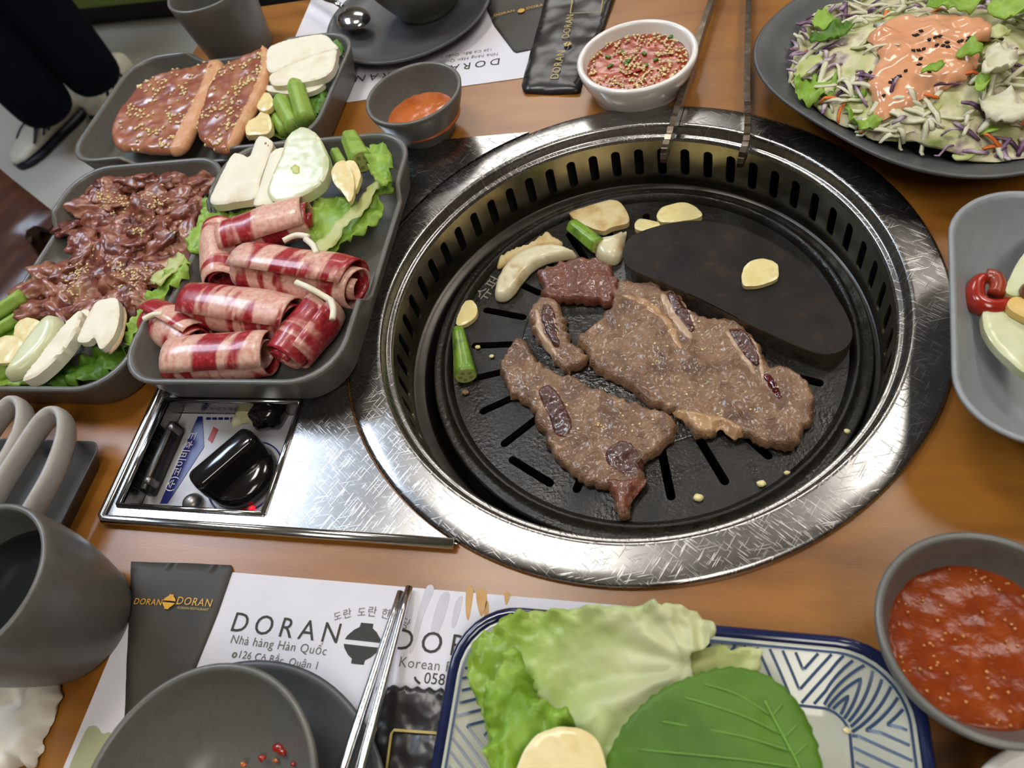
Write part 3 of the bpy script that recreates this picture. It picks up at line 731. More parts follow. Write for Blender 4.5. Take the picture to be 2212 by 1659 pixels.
solo('salad_plate', 'large dark grey rounded square plate holding the salad', 'plate', sup(SPC, SA, [(.060, 0), (.064, .002), (.095, .012), (.1160, .0245), (.1215, .0300), (SPA, .0315), (.1212, .0325), (.1192, .0318), (.1120, .0270), (.090, .0145), (.066, .0075), (.060, .0065)]), MAT['ceramic_dark'])
RBC = (.2470, -.0560)
def rb(h, z, r): return (h, h, r, TZ + z)
solo('side_dish_bowl', 'light grey rounded square bowl of pickled slices at the right', 'bowl', sq_loft(RBC, math.radians(-8), [rb(.042, 0, .018), rb(.044, .002, .02), rb(.062, .020, .028), rb(.0765, .046, .033), rb(.0785, .0490, .034), rb(.0780, .0502, .0335), rb(.0760, .0500, .0325), rb(.0745, .0475, .031), rb(.0585, .022, .024), rb(.043, .0085, .016), rb(.040, .0070, .014)]), MAT['ceramic_light'])

# blue and white rectangular plate
BPX0, BPX1, BPY1, BPY0 = -.0690, .1395, -.2085, -.3500
bc = ((BPX0 + BPX1) / 2, (BPY0 + BPY1) / 2); bhx, bhy = (BPX1 - BPX0) / 2, (BPY1 - BPY0) / 2
bp = thing('patterned_plate', 'blue and white rectangular plate with wave pattern', 'plate', (*bc, TZ))
def bl(ins, z, r=.032): return [(bc[0] + x, bc[1] + y, TZ + z) for x, y, _ in rr_dense(bhx - ins, bhy - ins, max(.006, r - ins * .75), 0, 8, 12)]
mesh('plate', *loft([bl(.030, 0), bl(.028, .001), bl(.004, .0165), bl(.0045, .0185), bl(.0065, .0182), bl(.028, .0068), bl(.032, .0055)], True, True), MAT['plate_white'], bp)
mesh('blue_rim', *loft([bl(.0030, .0150), bl(.0008, .0168), bl(.0, .0182), bl(.0010, .0196), bl(.0030, .0198), bl(.0048, .0190), bl(.0055, .0180)]), MAT['blueglaze'], bp)
# printed wave lines on the sloping border
def bpt(s, t):
    """s: distance along the border from the far left corner, t: 0 at the rim to 1 at the flat centre"""
    ins = .0072 + t * .0215; z = TZ + .0182 + (.0068 - .0182) * (ins - .0065) / .0215 + .0004
    hx, hy, r = bhx - ins, bhy - ins, max(.006, .032 - ins * .75)
    # walk clockwise: far edge left to right, then right edge down, left edge down for negative s
    L1 = 2 * (hx - r); arcl = r * PI / 2; k = L1 / (2 * (bhx - .032))
    s0 = s * k if 0 <= s <= 2 * (bhx - .032) else s
    full = 2 * (bhx - .032)
    if s < 0:
        u = -s
        if u < .05: a = PI / 2 + PI / 2 * (u / .05); return (bc[0] - hx + r + r * math.cos(a), bc[1] + hy - r + r * math.sin(a), z)
        return (bc[0] - hx, bc[1] + hy - r - (u - .05), z)
    if s <= full: return (bc[0] - hx + r + s0, bc[1] + hy, z)
    u = s - full
    if u < .05: a = PI / 2 - PI / 2 * (u / .05); return (bc[0] + hx - r + r * math.cos(a), bc[1] + hy - r + r * math.sin(a), z)
    return (bc[0] + hx, bc[1] + hy - r - (u - .05), z)
def strip(pl, wd=.0007):
    P = [Vector(p) for p in pl]; V = []
    for i, p in enumerate(P):
        t = (P[min(i + 1, len(P) - 1)] - P[max(i - 1, 0)]); t.z = 0; t.normalize(); s = Vector((-t.y, t.x, 0)); V += [tuple(p + s * wd), tuple(p - s * wd)]
    return V, [(2 * i, 2 * i + 1, 2 * i + 3, 2 * i + 2) for i in range(len(P) - 1)]
parts = []
per = .058
def tri(x): x = x % 1.0; return 1 - abs(2 * x - 1)
for k in range(-6, 7):
    seg = []
    for i in range(700):
        s_ = -.124 + .392 * i / 699; u = (s_ + .012) / per; c_ = math.floor(u)
        t = 1.9 * tri(u) - .95 + .5 + .36 * k
        if 0.03 <= t <= .97: seg.append(bpt(s_, t))
        else:
            if len(seg) > 2: parts.append(strip(seg, .00062))
            seg = []
    if len(seg) > 2: parts.append(strip(seg, .00062))
parts.append(strip([bpt(-.124 + .392 * i / 160, 0.0) for i in range(161)], .0006))
parts.append(strip([bpt(-.124 + .392 * i / 160, 1.0) for i in range(161)], .0006))
bo = mesh('wave_lines', *join(*parts), MAT['blueline'], bp, False)

# ------------------------------------------------------------------ paper goods
def mat_sheet(name, label, cx, cy, rz, w=.297, h=.210):
    o = thing(name, label, 'placemat', (cx, cy, TZ))
    V, Fc = flat_slab([(cx + x * math.cos(rz) - y * math.sin(rz), cy + x * math.sin(rz) + y * math.cos(rz)) for x, y in rect(-w / 2, w / 2, -h / 2, h / 2)], [], TZ + .0001, TZ + .0006)
    mesh('sheet', V, Fc, MAT['paper'], o, False); return o
TXZ = TZ + .0006
pm = mat_sheet('paper_placemat', 'white paper placemat under the near bowl and lettuce plate', -.1275, -.3035, 0)
def T(s, a, b, mat='ink', par=None, **k): return text('lettering', s, at(*a, TXZ), at(*b, TXZ), MAT[mat], par or pm, **k)
T('DORAN', (498, 1363), (728, 1390), space=1.45)
T('DORAN', (851, 1402), (1120, 1432), space=1.45)
T('Nhà hàng Hàn Quốc', (498, 1389), (704, 1416), 'ink_grey', space=1.08)
T('126 Cô Bắc, Quận 1', (516, 1421), (684, 1446), 'ink_grey', space=1.05)
T('Korean Restaurant', (862, 1440), (1100, 1465), 'ink_grey', space=1.08)
T('0589', (915, 1476), (975, 1482), 'ink')
p0, p1 = at(897, 1462, TXZ), at(908, 1477, TXZ)
mesh('phone_icon', *strip([(p0.x + (p1.x - p0.x) * (i / 5) ** 2, p0.y + (p1.y - p0.y) * i / 5, TXZ + .0003) for i in range(6)], .0006), MAT['ink'], pm, False)
q = at(507, 1415, TXZ); mesh('map_pin', *flat_slab(circ(.0016, 14, (q.x, q.y)), [circ(.0007, 10, (q.x, q.y))], TXZ, TXZ + .0003), MAT['ink_grey'], pm, False)
# Korean line curved over the bowl emblem
for ch, a, b in [('도', (722, 1341), (738, 1336)), ('란', (743, 1336), (760, 1331)), ('도', (772, 1331), (789, 1330)), ('란', (794, 1330), (812, 1331)), ('한', (822, 1333), (840, 1337)), ('식', (843, 1339), (858, 1345)), ('당', (863, 1352), (880, 1360))]:
    T(ch, a, b, 'ink_grey')
def emblem(c, s, mat, par, z, rz=0.0):
    """two stacked bowls, the upper one turned over"""
    up = [(-1.0, .12), (1.0, .12), (.92, .30), (.62, .62), (.36, .78), (.34, 1.0), (-.34, 1.0), (-.36, .78), (-.62, .62), (-.92, .30)]
    for sg in (1, -1):
        P = [(c.x + s * (x * math.cos(rz) - sg * y * math.sin(rz)), c.y + s * (x * math.sin(rz) + sg * y * math.cos(rz))) for x, y in up]
        mesh('emblem', *flat_slab(P, [], z, z + .0003), mat, par, False)
emblem(at(783, 1390, TXZ), .0105, MAT['ink'], pm, TXZ)
def px_flat(name, px, mat, par, z=TXZ, lift=.0002, jag=0.0): 
    return mesh(name, *flat_slab([tuple(q) for q in (outl(px, z, jag=jag, js=500, sub=4)[0])], [], z, z + lift), mat, par, False)
for k, px in enumerate([[(1008, 1272), (1022, 1272), (1020, 1300), (1012, 1340), (1006, 1320)], [(1030, 1275), (1048, 1275), (1052, 1300), (1042, 1330), (1036, 1325), (1030, 1300)], [(1050, 1300), (1056, 1305), (1054, 1345), (1046, 1355), (1046, 1330)], [(1090, 1281), (1102, 1282), (1098, 1300), (1092, 1306)]]):
    px_flat('sauce_stain', px, MAT['stain'], pm)
for k, px in enumerate([[(918, 1275), (938, 1272), (915, 1330), (895, 1400), (885, 1400)], [(950, 1290), (972, 1285), (950, 1360), (930, 1365)], [(985, 1300), (1000, 1290), (985, 1350), (975, 1350)]]):
    px_flat('grey_streak', px, MAT['streak_grey'], pm)  # pale grey streaks, slightly darker than the sheet
px_flat('leaf_print', [(182, 1585), (200, 1568), (212, 1572), (222, 1585), (240, 1590), (215, 1700), (140, 1700)], M('leaf_print', ['A3A784', 'B0B48E'], 50, 3, .7), pm)

fm = mat_sheet('paper_placemat', 'white paper placemat under the far bowl, printed upside down', -.2135, .3480, math.radians(3) + 0)
def TF(s, a, b, mat='ink', **k): return T(s, a, b, mat, fm, **k)
TF('DORAN', (1080, 126), (945, 146), space=1.45)
TF('DORAN', (905, 150), (772, 164), space=1.45)
TF('Nhà hàng Hàn Quốc', (1076, 114), (950, 133), 'ink_grey', space=1.08)
TF('126 Cô Bắc, Quận 1', (1062, 105), (955, 121), 'ink_grey', space=1.05)

# black paper cutlery sleeves
def sleeve(label, px, z, mat, name='cutlery_sleeve', cat='sleeve', th=.0012, wob=.0008, tilt=(0, 0), sub=.005):
    o2, zf = outl(px, z, tilt, smooth=False)
    o = thing(name, label, cat, (sum(q[0] for q in o2) / len(o2), sum(q[1] for q in o2) / len(o2), TZ))
    mesh('paper', *slab(o2, zf, th, sub, .002, .6, wob, 40, 3), mat, o); return o
sl = sleeve('black paper cutlery sleeve with gold print on the near placemat', [(285, 1214), (400, 1217), (507, 1222), (470, 1330), (430, 1428), (380, 1560), (300, 1640), (262, 1640), (272, 1520), (280, 1330)], TXZ, MAT['blackpaper'])
def TS(s, a, b, z, par, mat='gold', **k): return text('lettering', s, at(*a, z), at(*b, z), MAT[mat], par, lift=.0012, **k)
TS('DORAN', (291, 1306), (350, 1309), TXZ + .001, sl, space=1.1)
TS('DORAN', (383, 1306), (457, 1312), TXZ + .001, sl, space=1.1)
emblem(at(366, 1300, TXZ + .002), .0042, MAT['gold'], sl, TXZ + .0022)
TS('KOREAN RESTAURANT', (385, 1316), (452, 1321), TXZ + .001, sl, 'gold_pale')
sf = sleeve('black paper cutlery sleeve with gold print beside the far plate', [(1055, -40), (1052, 20), (1066, 55), (1112, 116), (1165, 105), (1215, -45)], TXZ, MAT['blackpaper'])
TS('DORAN', (1068, 38), (1112, 27), TXZ + .001, sf, space=1.1)
TS('DORAN', (1138, 23), (1183, 13), TXZ + .001, sf, space=1.1)
q = at(1126, 24, TXZ + .002); mesh('emblem', *flat_slab(circ(.0034, 16, (q.x, q.y)), [], TXZ + .0022, TXZ + .0026), MAT['gold'], sf, False)
# black wet wipe packets
pk = sleeve('black foil wipe packet lying left of the white bowl', [(1128, 190), (1132, 203), (1190, 206), (1252, 204), (1258, 180), (1300, 80), (1345, -50), (1190, -45), (1160, 70)], TZ, MAT['blackfilm'], 'wipe_packet', 'packet', .0045, .002)
def TP(s, a, b, mat='gold_pale', **k): return text('lettering', s, at(*a, TZ + .0045), at(*b, TZ + .0045), MAT[mat], pk, lift=.0014, **k)
TP('DORAN', (1206, 172), (1222, 112), space=1.15)
TP('DORAN', (1229, 84), (1240, 34), space=1.15)
q = at(1226, 97, TZ + .0055); emblem(q, .0036, MAT['gold_pale'], pk, TZ + .0062, math.radians(75))
fq = [(1232, 30), (1298, 27), (1306, -20), (1240, -20)]
P = [at(x, y, TZ + .0055) for x, y in fq]
mesh('gold_frame', *strip([(p.x, p.y, TZ + .0062) for p in (P[3], P[0], P[1], P[2])], .0005), MAT['gold_pale'], pk, False)
zz = []
for i in range(13): zz.append((818 + i * 12.5, 1478 + i * .8 + (0 if i % 2 else 8)))
np_ = sleeve('black foil wipe packet with zigzag edge left of the patterned plate', zz + [(985, 1500), (985, 1700), (790, 1700), (800, 1600)], TXZ, MAT['blackfilm'], 'wipe_packet', 'packet', .0042, .0016, sub=.0014)
FRP = [at(x, y, TXZ + .005) for x, y in [(832, 1690), (846, 1585), (852, 1577), (960, 1585)]]
mesh('gold_frame', *strip([(p.x, p.y, TXZ + .0056) for p in FRP], .0006), MAT['gold_pale'], np_, False)

# ------------------------------------------------------------------ metal things
# chopsticks
def stick(label, p, q, r0, r1):
    path = [Vector(p).lerp(Vector(q), i / 12) for i in range(13)]
    return solo('chopstick', label, 'chopstick', tube(path, [r0 + (r1 - r0) * i / 12 for i in range(13)], 8), M('chopstick_steel', ['D0D0D2', 'E0E0E0'], 200, 3, .22, 1.0, bump=.25, bscale=500, bdist=.0006), 'chopsticks across the near placemat')
A1, A2 = at(866, 1279, TXZ + .003), at(884, 1268, TXZ + .003)
B1, B2 = at(742, 1659, .0195), at(780, 1659, .0195)
def ext(a, b, k): return a + (b - a) * k
stick('left one of the two steel chopsticks on the near placemat', A1, ext(A1, B1, 2.1), .0021, .0036)
stick('right steel chopstick with food stuck on its tip', A2, ext(A2, B2, 2.1), .0021, .0036)
# spoon on the far plate
sz = MZ + .014
sb = at(768, 50, sz)
spn = thing('spoon', 'steel spoon leaning on the far dark plate', 'spoon', (sb.x, sb.y, MZ + .008))
loops = []
dv = Vector((-.72, .69)); nv = Vector((-dv.y, dv.x))
for k in range(7):
    t = k / 6; rx, ry, z = .0215 * math.cos(t * PI / 2 * .98), .0160 * math.cos(t * PI / 2 * .98), sz + .004 + .008 * math.sin(t * PI / 2)
    loops.append([(sb.x + dv.x * rx * math.cos(a) + nv.x * ry * math.sin(a), sb.y + dv.y * rx * math.cos(a) + nv.y * ry * math.sin(a), z) for a in [2 * PI * i / 28 for i in range(28)]])
mesh('spoon_bowl', *loft(loops, False, True), MAT['chrome'], spn)
mesh('handle', *tube([(sb.x + dv.x * t, sb.y + dv.y * t, sz + .005 + .035 * t + .006 * math.sin(min(1, t / .05) * PI)) for t in [.019 + i * .012 for i in range(11)]], .0030, 8, .5), MAT['chrome'], spn)
# tongs
tg = thing('grill_tongs', 'long steel grill tongs with serrated jaws reaching over the ring', 'tongs', (.05, .2, TZ))
def blade(P, w, hgt):
    """upright band: P path points (centre of lower edge), hgt list of heights"""
    V, Fc = [], []
    for i, p in enumerate(P):
        t = (P[min(i + 1, len(P) - 1)] - P[max(i - 1, 0)]); t.normalize(); s = Vector((-t.y, t.x, 0)).normalized() * w; h = hgt[i]
        V += [p - s, p + s, p + s + Vector((0, 0, h)), p - s + Vector((0, 0, h))]
    n = len(P)
    for i in range(n - 1):
        a = i * 4
        for k in range(4): Fc.append((a + k, a + (k + 1) % 4, a + 4 + (k + 1) % 4, a + 4 + k))
    return V, Fc + [(3, 2, 1, 0), (4 * n - 4, 4 * n - 3, 4 * n - 2, 4 * n - 1)]
MAT['tong'] = M('tong', ['8E8378', '75695C', 'A79C90'], 120, 4, .26, 1.0)
def arm(tip, b, c, d, e):
    zt_ = .0015
    P0 = [at(*tip, .004), at(*b, zt_ + .001), at(*c, .0015), at(*d, .001)]
    P = [Vector((p.x, p.y, p.z)) for p in P0] + [Vector(e)]
    Q = catmull(P, 10, False); n = len(Q); hg = []
    for i in range(n):
        t = i / (n - 1)
        base = .0035 + .0065 * min(1, t / .10) if t < .3 else .0100
        if t < .42: base += (.0016 if i % 2 else 0)
        hg.append(base)
    Q = [Vector((q.x, q.y, q.z)) for q in Q]
    return mesh('arm', *blade(Q, .0022, hg), MAT['tong'], tg, False)
arm((1433, 352), (1447, 310), (1485, 187), (1535, 25), (.0800, .4080, TZ + .0005))
arm((1598, 362), (1612, 312), (1612, 187), (1616, 25), (.0900, .4080, TZ + .0005))
mesh('pivot', *lathe([(.0120, TZ + .0002), (.0120, TZ + .013), (.0100, TZ + .014), (.0003, TZ + .014)], (.085, .415), 20, True), MAT['tong'], tg)

# scissors with long loop handles on a small dish
solo('small_dish', 'small dark grey dish under the grey loop handles', 'dish', loft([[(-.386 + x, -.165 + y, TZ + z) for x, y, _ in rrect(hx, hy, .008, 5)] for hx, hy, z in ((.040, .036, 0), (.045, .042, .012), (.0455, .0425, .013), (.0445, .0415, .013), (.041, .037, .005), (.036, .032, .004))], True, True), MAT['ceramic_dark'])
sc = thing('kitchen_scissors', 'pale grey scissors with two long loop handles on dark dish', 'scissors', (-.38, -.16, TZ + .006))
def loopband(name, px, z, w=.0042, fl=2.0):
    P = catmull([Vector((*at(x, y, z).xy, z)) for x, y in px], 6, False)
    return mesh(name, *tube(P, w, 10, fl), MAT['handle_grey'], sc)
loopband('handle', [(-60, 1180), (-10, 1075), (45, 985), (92, 915), (122, 893), (141, 905), (142, 950), (118, 1020), (80, 1090), (30, 1170)], .026, .0036, 2.3)
loopband('handle', [(-110, 1080), (-60, 990), (-10, 915), (25, 876), (45, 872), (56, 895), (48, 940), (15, 1005), (-25, 1070), (-70, 1140)], .026, .0036, 2.3)
mesh('blade', *box(-.425, -.225, .016, .012, .09, .003, .5), MAT['chrome'], sc, False)
# crumpled tissue
to, _ = outl([(-70, 1440), (0, 1436), (85, 1456), (108, 1485), (92, 1530), (70, 1580), (52, 1640), (25, 1655), (-70, 1660)], .008, jag=.003, js=120)
solo('crumpled_tissue', 'crumpled white paper tissue left of the near placemat', 'tissue', slab(to, TZ + .001, .012, .0022, .008, .2, .006, 75, 9), MAT['tissue'])

# ------------------------------------------------------------------ food on the grill
GZ = PZ + .0003
def piece(name, label, cat, px, z, th, mat, group=None, tilt=(0, 0), jag=0.0, js=250, seed=0, sp=.0022, edge=.003, bump=.0005, bs=180, efrac=.35, parent=None, **k):
    crisp = name in ('mushroom_slice', 'garlic_slice', 'onion_slice', 'pickled_slice')
    if crisp: efrac, edge, sp = .84, .0011, .0018; k['under'] = 0
    o, zf = outl(px, z, tilt, jag=jag or (.0003 if crisp else 0), js=js, seed=seed)
    vf = slab(o, zf, th, sp, edge, efrac, bump, bs, seed, **k)
    if parent: 
        r = mesh(name, *vf, mat, parent)
        if label: r['label'] = label
        return r
    return solo(name, label, cat, vf, mat, group, sharp=38 if crisp else 0)

def meat(label, px, seed, mat='cooked', th=.0075, z=None):
    z = z if z is not None else GZ + .001
    o, zf = outl(px, z + th * .5, jag=.0034, js=230, seed=seed)
    vf = slab(o, lambda x, y: z, th, .0015, .0034, .30, .0024, 110, seed, dome=.001)
    c = np.array(o).mean(0)
    t = thing('grilled_rib_meat', label, 'meat', (c[0], c[1], z)); m = mesh('meat', *vf, MAT[mat], t); return t, m

def on_top(parent, tree, name, px, zg, h, mat, seed=0, jag=.0006, th=.0016, label=None, sp=.0016, edge=.0014):
    """patch lying on a bumpy surface"""
    o, _ = outl(px, zg, jag=jag, js=300, seed=seed)
    cen = np.array(o).mean(0)
    zf = lambda x, y: drop(tree, x, y, zg - .002)[0].z - .0007
    r = mesh(name, *slab(o, zf, th, sp, edge, .3, .0005, 300, seed), mat, parent)
    if label: r['label'] = label
    return r

def sesame_on(parent, tree, n, poly, zg, seed, mat='sesame', clump=None, **k):
    r = random.Random(seed); P = np.array([tuple(at(x, y, zg).xy) for x, y in poly]); lo, hi = P.min(0), P.max(0); pts = []; i = 0
    while len(pts) < n and i < n * 30:
        i += 1; x, y = r.uniform(lo[0], hi[0]), r.uniform(lo[1], hi[1])
        if not inside(np.array([[x, y]]), P)[0]: continue
        if clump and fbm(x, y, 0, clump[0], seed) < clump[1]: continue
        h, nn = drop(tree, x, y, None) if True else None
        if h.z is None: continue
        pts.append((h, nn if nn.z > 0 else -nn))
    if pts: return stuffpart('sesame_seeds', seeds(pts, seed=seed, **k), MAT[mat], parent)

TOPZ = GZ + .008
t1, m1 = meat('small reddish slab of grilled beef beside the onion chunk', [(1157, 595), (1182, 580), (1240, 563), (1275, 560), (1318, 574), (1325, 590), (1342, 622), (1322, 655), (1282, 656), (1230, 652), (1195, 650), (1170, 640), (1172, 618)], 1, 'cooked_red', .0075)
t2, m2 = meat('small grilled rib piece with curved bone, left of the big slabs', [(1140, 678), (1165, 650), (1200, 650), (1214, 668), (1224, 700), (1232, 735), (1266, 762), (1262, 784), (1240, 796), (1220, 802), (1190, 770), (1157, 732), (1146, 702)], 2, th=.0085)
t3, m3 = meat('largest grilled short rib slab touching the raised griddle', [(1325, 628), (1345, 608), (1372, 612), (1402, 612), (1440, 626), (1475, 652), (1510, 686), (1545, 690), (1580, 694), (1622, 722), (1645, 762), (1662, 792), (1702, 797), (1740, 822), (1757, 862), (1750, 910), (1726, 960), (1690, 972), (1640, 960), (1606, 942), (1578, 950), (1560, 922), (1540, 942), (1505, 940), (1475, 912), (1445, 890), (1395, 870), (1350, 832), (1300, 812), (1272, 790), (1264, 762), (1246, 742), (1262, 718), (1300, 690), (1320, 660)], 3, th=.0085)
t4, m4 = meat('long grilled short rib slab ending in a pointed tip', [(1080, 792), (1098, 762), (1122, 730), (1145, 742), (1150, 770), (1172, 792), (1230, 815), (1290, 840), (1350, 864), (1400, 880), (1440, 896), (1466, 926), (1442, 962), (1402, 990), (1386, 1006), (1394, 1042), (1370, 1076), (1345, 1120), (1326, 1082), (1312, 1060), (1280, 1050), (1240, 1022), (1192, 980), (1166, 930), (1142, 882), (1112, 862), (1094, 840)], 4, th=.0085)
tr3, tr4, tr2 = bvh([m3]), bvh([m4]), bvh([m2])
on_top(t3, tr3, 'bone', [(1440, 632), (1470, 645), (1490, 680), (1502, 712), (1488, 722), (1470, 700), (1450, 668)], TOPZ, 0, MAT['marrow'], 1, label='dark bone cut')
on_top(t3, tr3, 'bone_edge', [(1425, 640), (1440, 640), (1470, 690), (1495, 722), (1492, 740), (1470, 722), (1440, 680)], TOPZ, 0, MAT['bone'], 2, label='pale bone edge')
on_top(t3, tr3, 'bone_edge', [(1450, 630), (1478, 648), (1500, 690), (1503, 712), (1494, 700), (1480, 664)], TOPZ, 0, MAT['bone'], 3)
on_top(t3, tr3, 'bone', [(1575, 712), (1605, 716), (1630, 748), (1644, 782), (1632, 796), (1606, 772), (1585, 740)], TOPZ, 0, MAT['marrow'], 4)
on_top(t3, tr3, 'bone_edge', [(1618, 720), (1636, 748), (1652, 800), (1646, 830), (1638, 790), (1626, 750)], TOPZ, 0, MAT['bone'], 5)
on_top(t3, tr3, 'bone_edge', [(1566, 720), (1576, 718), (1596, 752), (1622, 786), (1640, 822), (1622, 806), (1590, 764)], TOPZ, 0, MAT['bone'], 6)
on_top(t3, tr3, 'bloody_spot', [(1645, 812), (1662, 812), (1676, 830), (1690, 860), (1680, 866), (1662, 842)], TOPZ, 0, M('blood', ['3E0A0C', '5A1214'], 200, 3, .15, coat=.6), 7, th=.0012)
on_top(t3, tr3, 'fat_edge', [(1450, 884), (1500, 892), (1560, 900), (1600, 925), (1606, 938), (1580, 944), (1558, 922), (1540, 936), (1508, 934), (1478, 908)], TOPZ, 0, MAT['meatfat'], 8, .0015, .0022)
on_top(t3, tr3, 'sinew', [(1340, 640), (1370, 640), (1420, 664), (1460, 715), (1475, 760), (1460, 752), (1430, 700), (1390, 668)], TOPZ, 0, MAT['meatfat'], 9, .001, .0014)
on_top(t4, tr4, 'bone', [(1165, 852), (1185, 835), (1205, 850), (1225, 885), (1238, 925), (1222, 948), (1200, 940), (1185, 900)], TOPZ, 0, MAT['marrow'], 11, label='dark bone cut')
on_top(t4, tr4, 'dark_patch', [(1310, 975), (1345, 955), (1375, 970), (1392, 1010), (1370, 1030), (1330, 1020), (1310, 1000)], TOPZ, 0, MAT['marrow'], 12, .0012, .0012)
on_top(t4, tr4, 'pointed_tip', [(1310, 1035), (1350, 1040), (1392, 1030), (1393, 1045), (1368, 1076), (1346, 1117), (1328, 1080)], TOPZ, 0, MAT['cooked_red'], 13, .0006, .0016)
on_top(t2, tr2, 'bone', [(1175, 660), (1195, 668), (1206, 710), (1212, 748), (1198, 752), (1180, 722), (1170, 690)], TOPZ, 0, MAT['marrow'], 14, label='dark bone cut')
on_top(t2, tr2, 'bone_edge', [(1156, 672), (1166, 676), (1176, 720), (1204, 762), (1198, 772), (1170, 742), (1156, 704)], TOPZ, 0, MAT['bone'], 15)
on_top(t2, tr2, 'bone_edge', [(1184, 662), (1192, 662), (1204, 700), (1212, 745), (1204, 740), (1194, 700)], TOPZ, 0, MAT['bone'], 16)
sesame_on(t3, tr3, 26, [(1290, 760), (1400, 640), (1560, 720), (1730, 850), (1650, 940), (1450, 860)], TOPZ, 5, ln=.0014)
sesame_on(t4, tr4, 22, [(1110, 770), (1250, 840), (1440, 910), (1370, 1000), (1220, 950), (1120, 830)], TOPZ, 6, ln=.0014)

piece('mushroom_slice', 'square mushroom slice at the back of the pan', 'mushroom', [(1232, 470), (1262, 458), (1300, 446), (1330, 442), (1348, 456), (1360, 488), (1325, 500), (1300, 508), (1258, 492)], GZ, .006, MAT['mushroom_fried'], bump=.0004, edge=.0012)
def okra(label, a, b, za, zb, r0, r1, mat='okra', group=None, cut=None, n=5):
    """five-ridged pod piece from a to b (photo points)"""
    A, B = at(*a, za), at(*b, zb); d = (B - A).normalized(); ref = Vector((0, 0, 1)); s = d.cross(ref).normalized(); u = s.cross(d)
    loops = []; K = 30
    for i in range(9):
        t = i / 8; p = A.lerp(B, t); r = r0 + (r1 - r0) * t
        loops.append([tuple(p + s * (r * (1 + .07 * math.cos(n * k * 2 * PI / K)) * math.cos(k * 2 * PI / K)) + u * (r * (1 + .07 * math.cos(n * k * 2 * PI / K)) * math.sin(k * 2 * PI / K))) for k in range(K)])
    c = (A + B) / 2
    o = thing('okra_piece', label, 'okra', (c.x, c.y, min(A.z, B.z) - max(r0, r1)), group)
    mesh('pod', *loft(loops, True, True), MAT[mat], o)
    for end, p, r, sg in ((1, B, r1, 1), (0, A, r0, -1)):
        if cut is None or end not in cut: continue
        V = [tuple(p + d * sg * .0003 + s * (r * .92 * math.cos(k * 2 * PI / 20)) + u * (r * .92 * math.sin(k * 2 * PI / 20))) for k in range(20)]
        fc = mesh('cut_face', V, [tuple(range(20)) if sg > 0 else tuple(reversed(range(20)))], MAT['okra_pale'], o, False)
        for k in range(5):
            a2 = k * 2 * PI / 5; q = p + d * sg * .0006 + s * (r * .5 * math.cos(a2)) + u * (r * .5 * math.sin(a2))
            V = [tuple(q + s * (r * .2 * math.cos(j * 2 * PI / 10)) + u * (r * .2 * math.sin(j * 2 * PI / 10))) for j in range(10)]
            mesh('seed_chamber', V, [tuple(range(10)) if sg > 0 else tuple(reversed(range(10)))], MAT['okra_seed'], fc, False)
    return o
okra('green okra piece leaning on the square mushroom slice', (1236, 487), (1292, 532), GZ + .0065, GZ + .0065, .0056, .0066, 'okra_fried', cut=(1,))
okra('green okra piece at the left edge of the pan', (990, 712), (1006, 812), GZ + .0060, GZ + .0075, .0045, .0082, 'okra_fried', cut=(1,))
piece('onion_chunk', 'white onion chunk beside the raised griddle', 'onion', [(1284, 546), (1290, 527), (1318, 520), (1340, 512), (1354, 504), (1350, 530), (1346, 560), (1326, 576), (1296, 566)], GZ, .010, MAT['onion_fried'], edge=.008, efrac=.2, bump=.0003)
piece('garlic_slice', 'garlic slice with brown spot at the back of the pan', 'garlic', [(1419, 475), (1430, 458), (1455, 448), (1485, 447), (1508, 460), (1516, 476), (1480, 485), (1432, 488)], GZ, .005, MAT['garlic_fried'], edge=.002)
piece('garlic_slice', 'garlic slice half hidden behind the raised griddle', 'garlic', [(1371, 494), (1382, 481), (1405, 484), (1425, 490), (1420, 505), (1380, 506)], GZ, .005, MAT['garlic_fried'], edge=.002)
piece('garlic_slice', 'garlic slice lying on the raised griddle', 'garlic', [(1602, 602), (1608, 582), (1628, 568), (1655, 567), (1678, 578), (1681, 600), (1676, 610), (1645, 622), (1622, 625), (1605, 622)], GT, .004, MAT['garlic_fried'], edge=.002, seed=3)
piece('garlic_slice', 'garlic slice above the okra at the left of the pan', 'garlic', [(987, 692), (993, 670), (1010, 656), (1026, 658), (1034, 674), (1028, 692), (1006, 708), (990, 708)], GZ, .0045, MAT['garlic_fried'], edge=.002, seed=5)
piece('onion_strip', 'curved translucent onion strip at the left of the pan', 'onion', [(1072, 650), (1073, 622), (1086, 594), (1110, 566), (1150, 544), (1200, 538), (1236, 548), (1246, 560), (1215, 566), (1180, 574), (1152, 590), (1128, 618), (1112, 640), (1092, 654)], GZ, .009, MAT['onion_fried'], edge=.005, efrac=.25, bump=.0005, seed=2)
piece('mushroom_piece', 'browned mushroom piece behind the onion strip', 'mushroom', [(1076, 584), (1082, 562), (1110, 545), (1142, 534), (1165, 518), (1185, 508), (1198, 518), (1216, 528), (1212, 536), (1165, 540), (1130, 552), (1102, 570)], GZ, .006, MAT['mushroom_fried'], jag=.0012, edge=.002, seed=12)
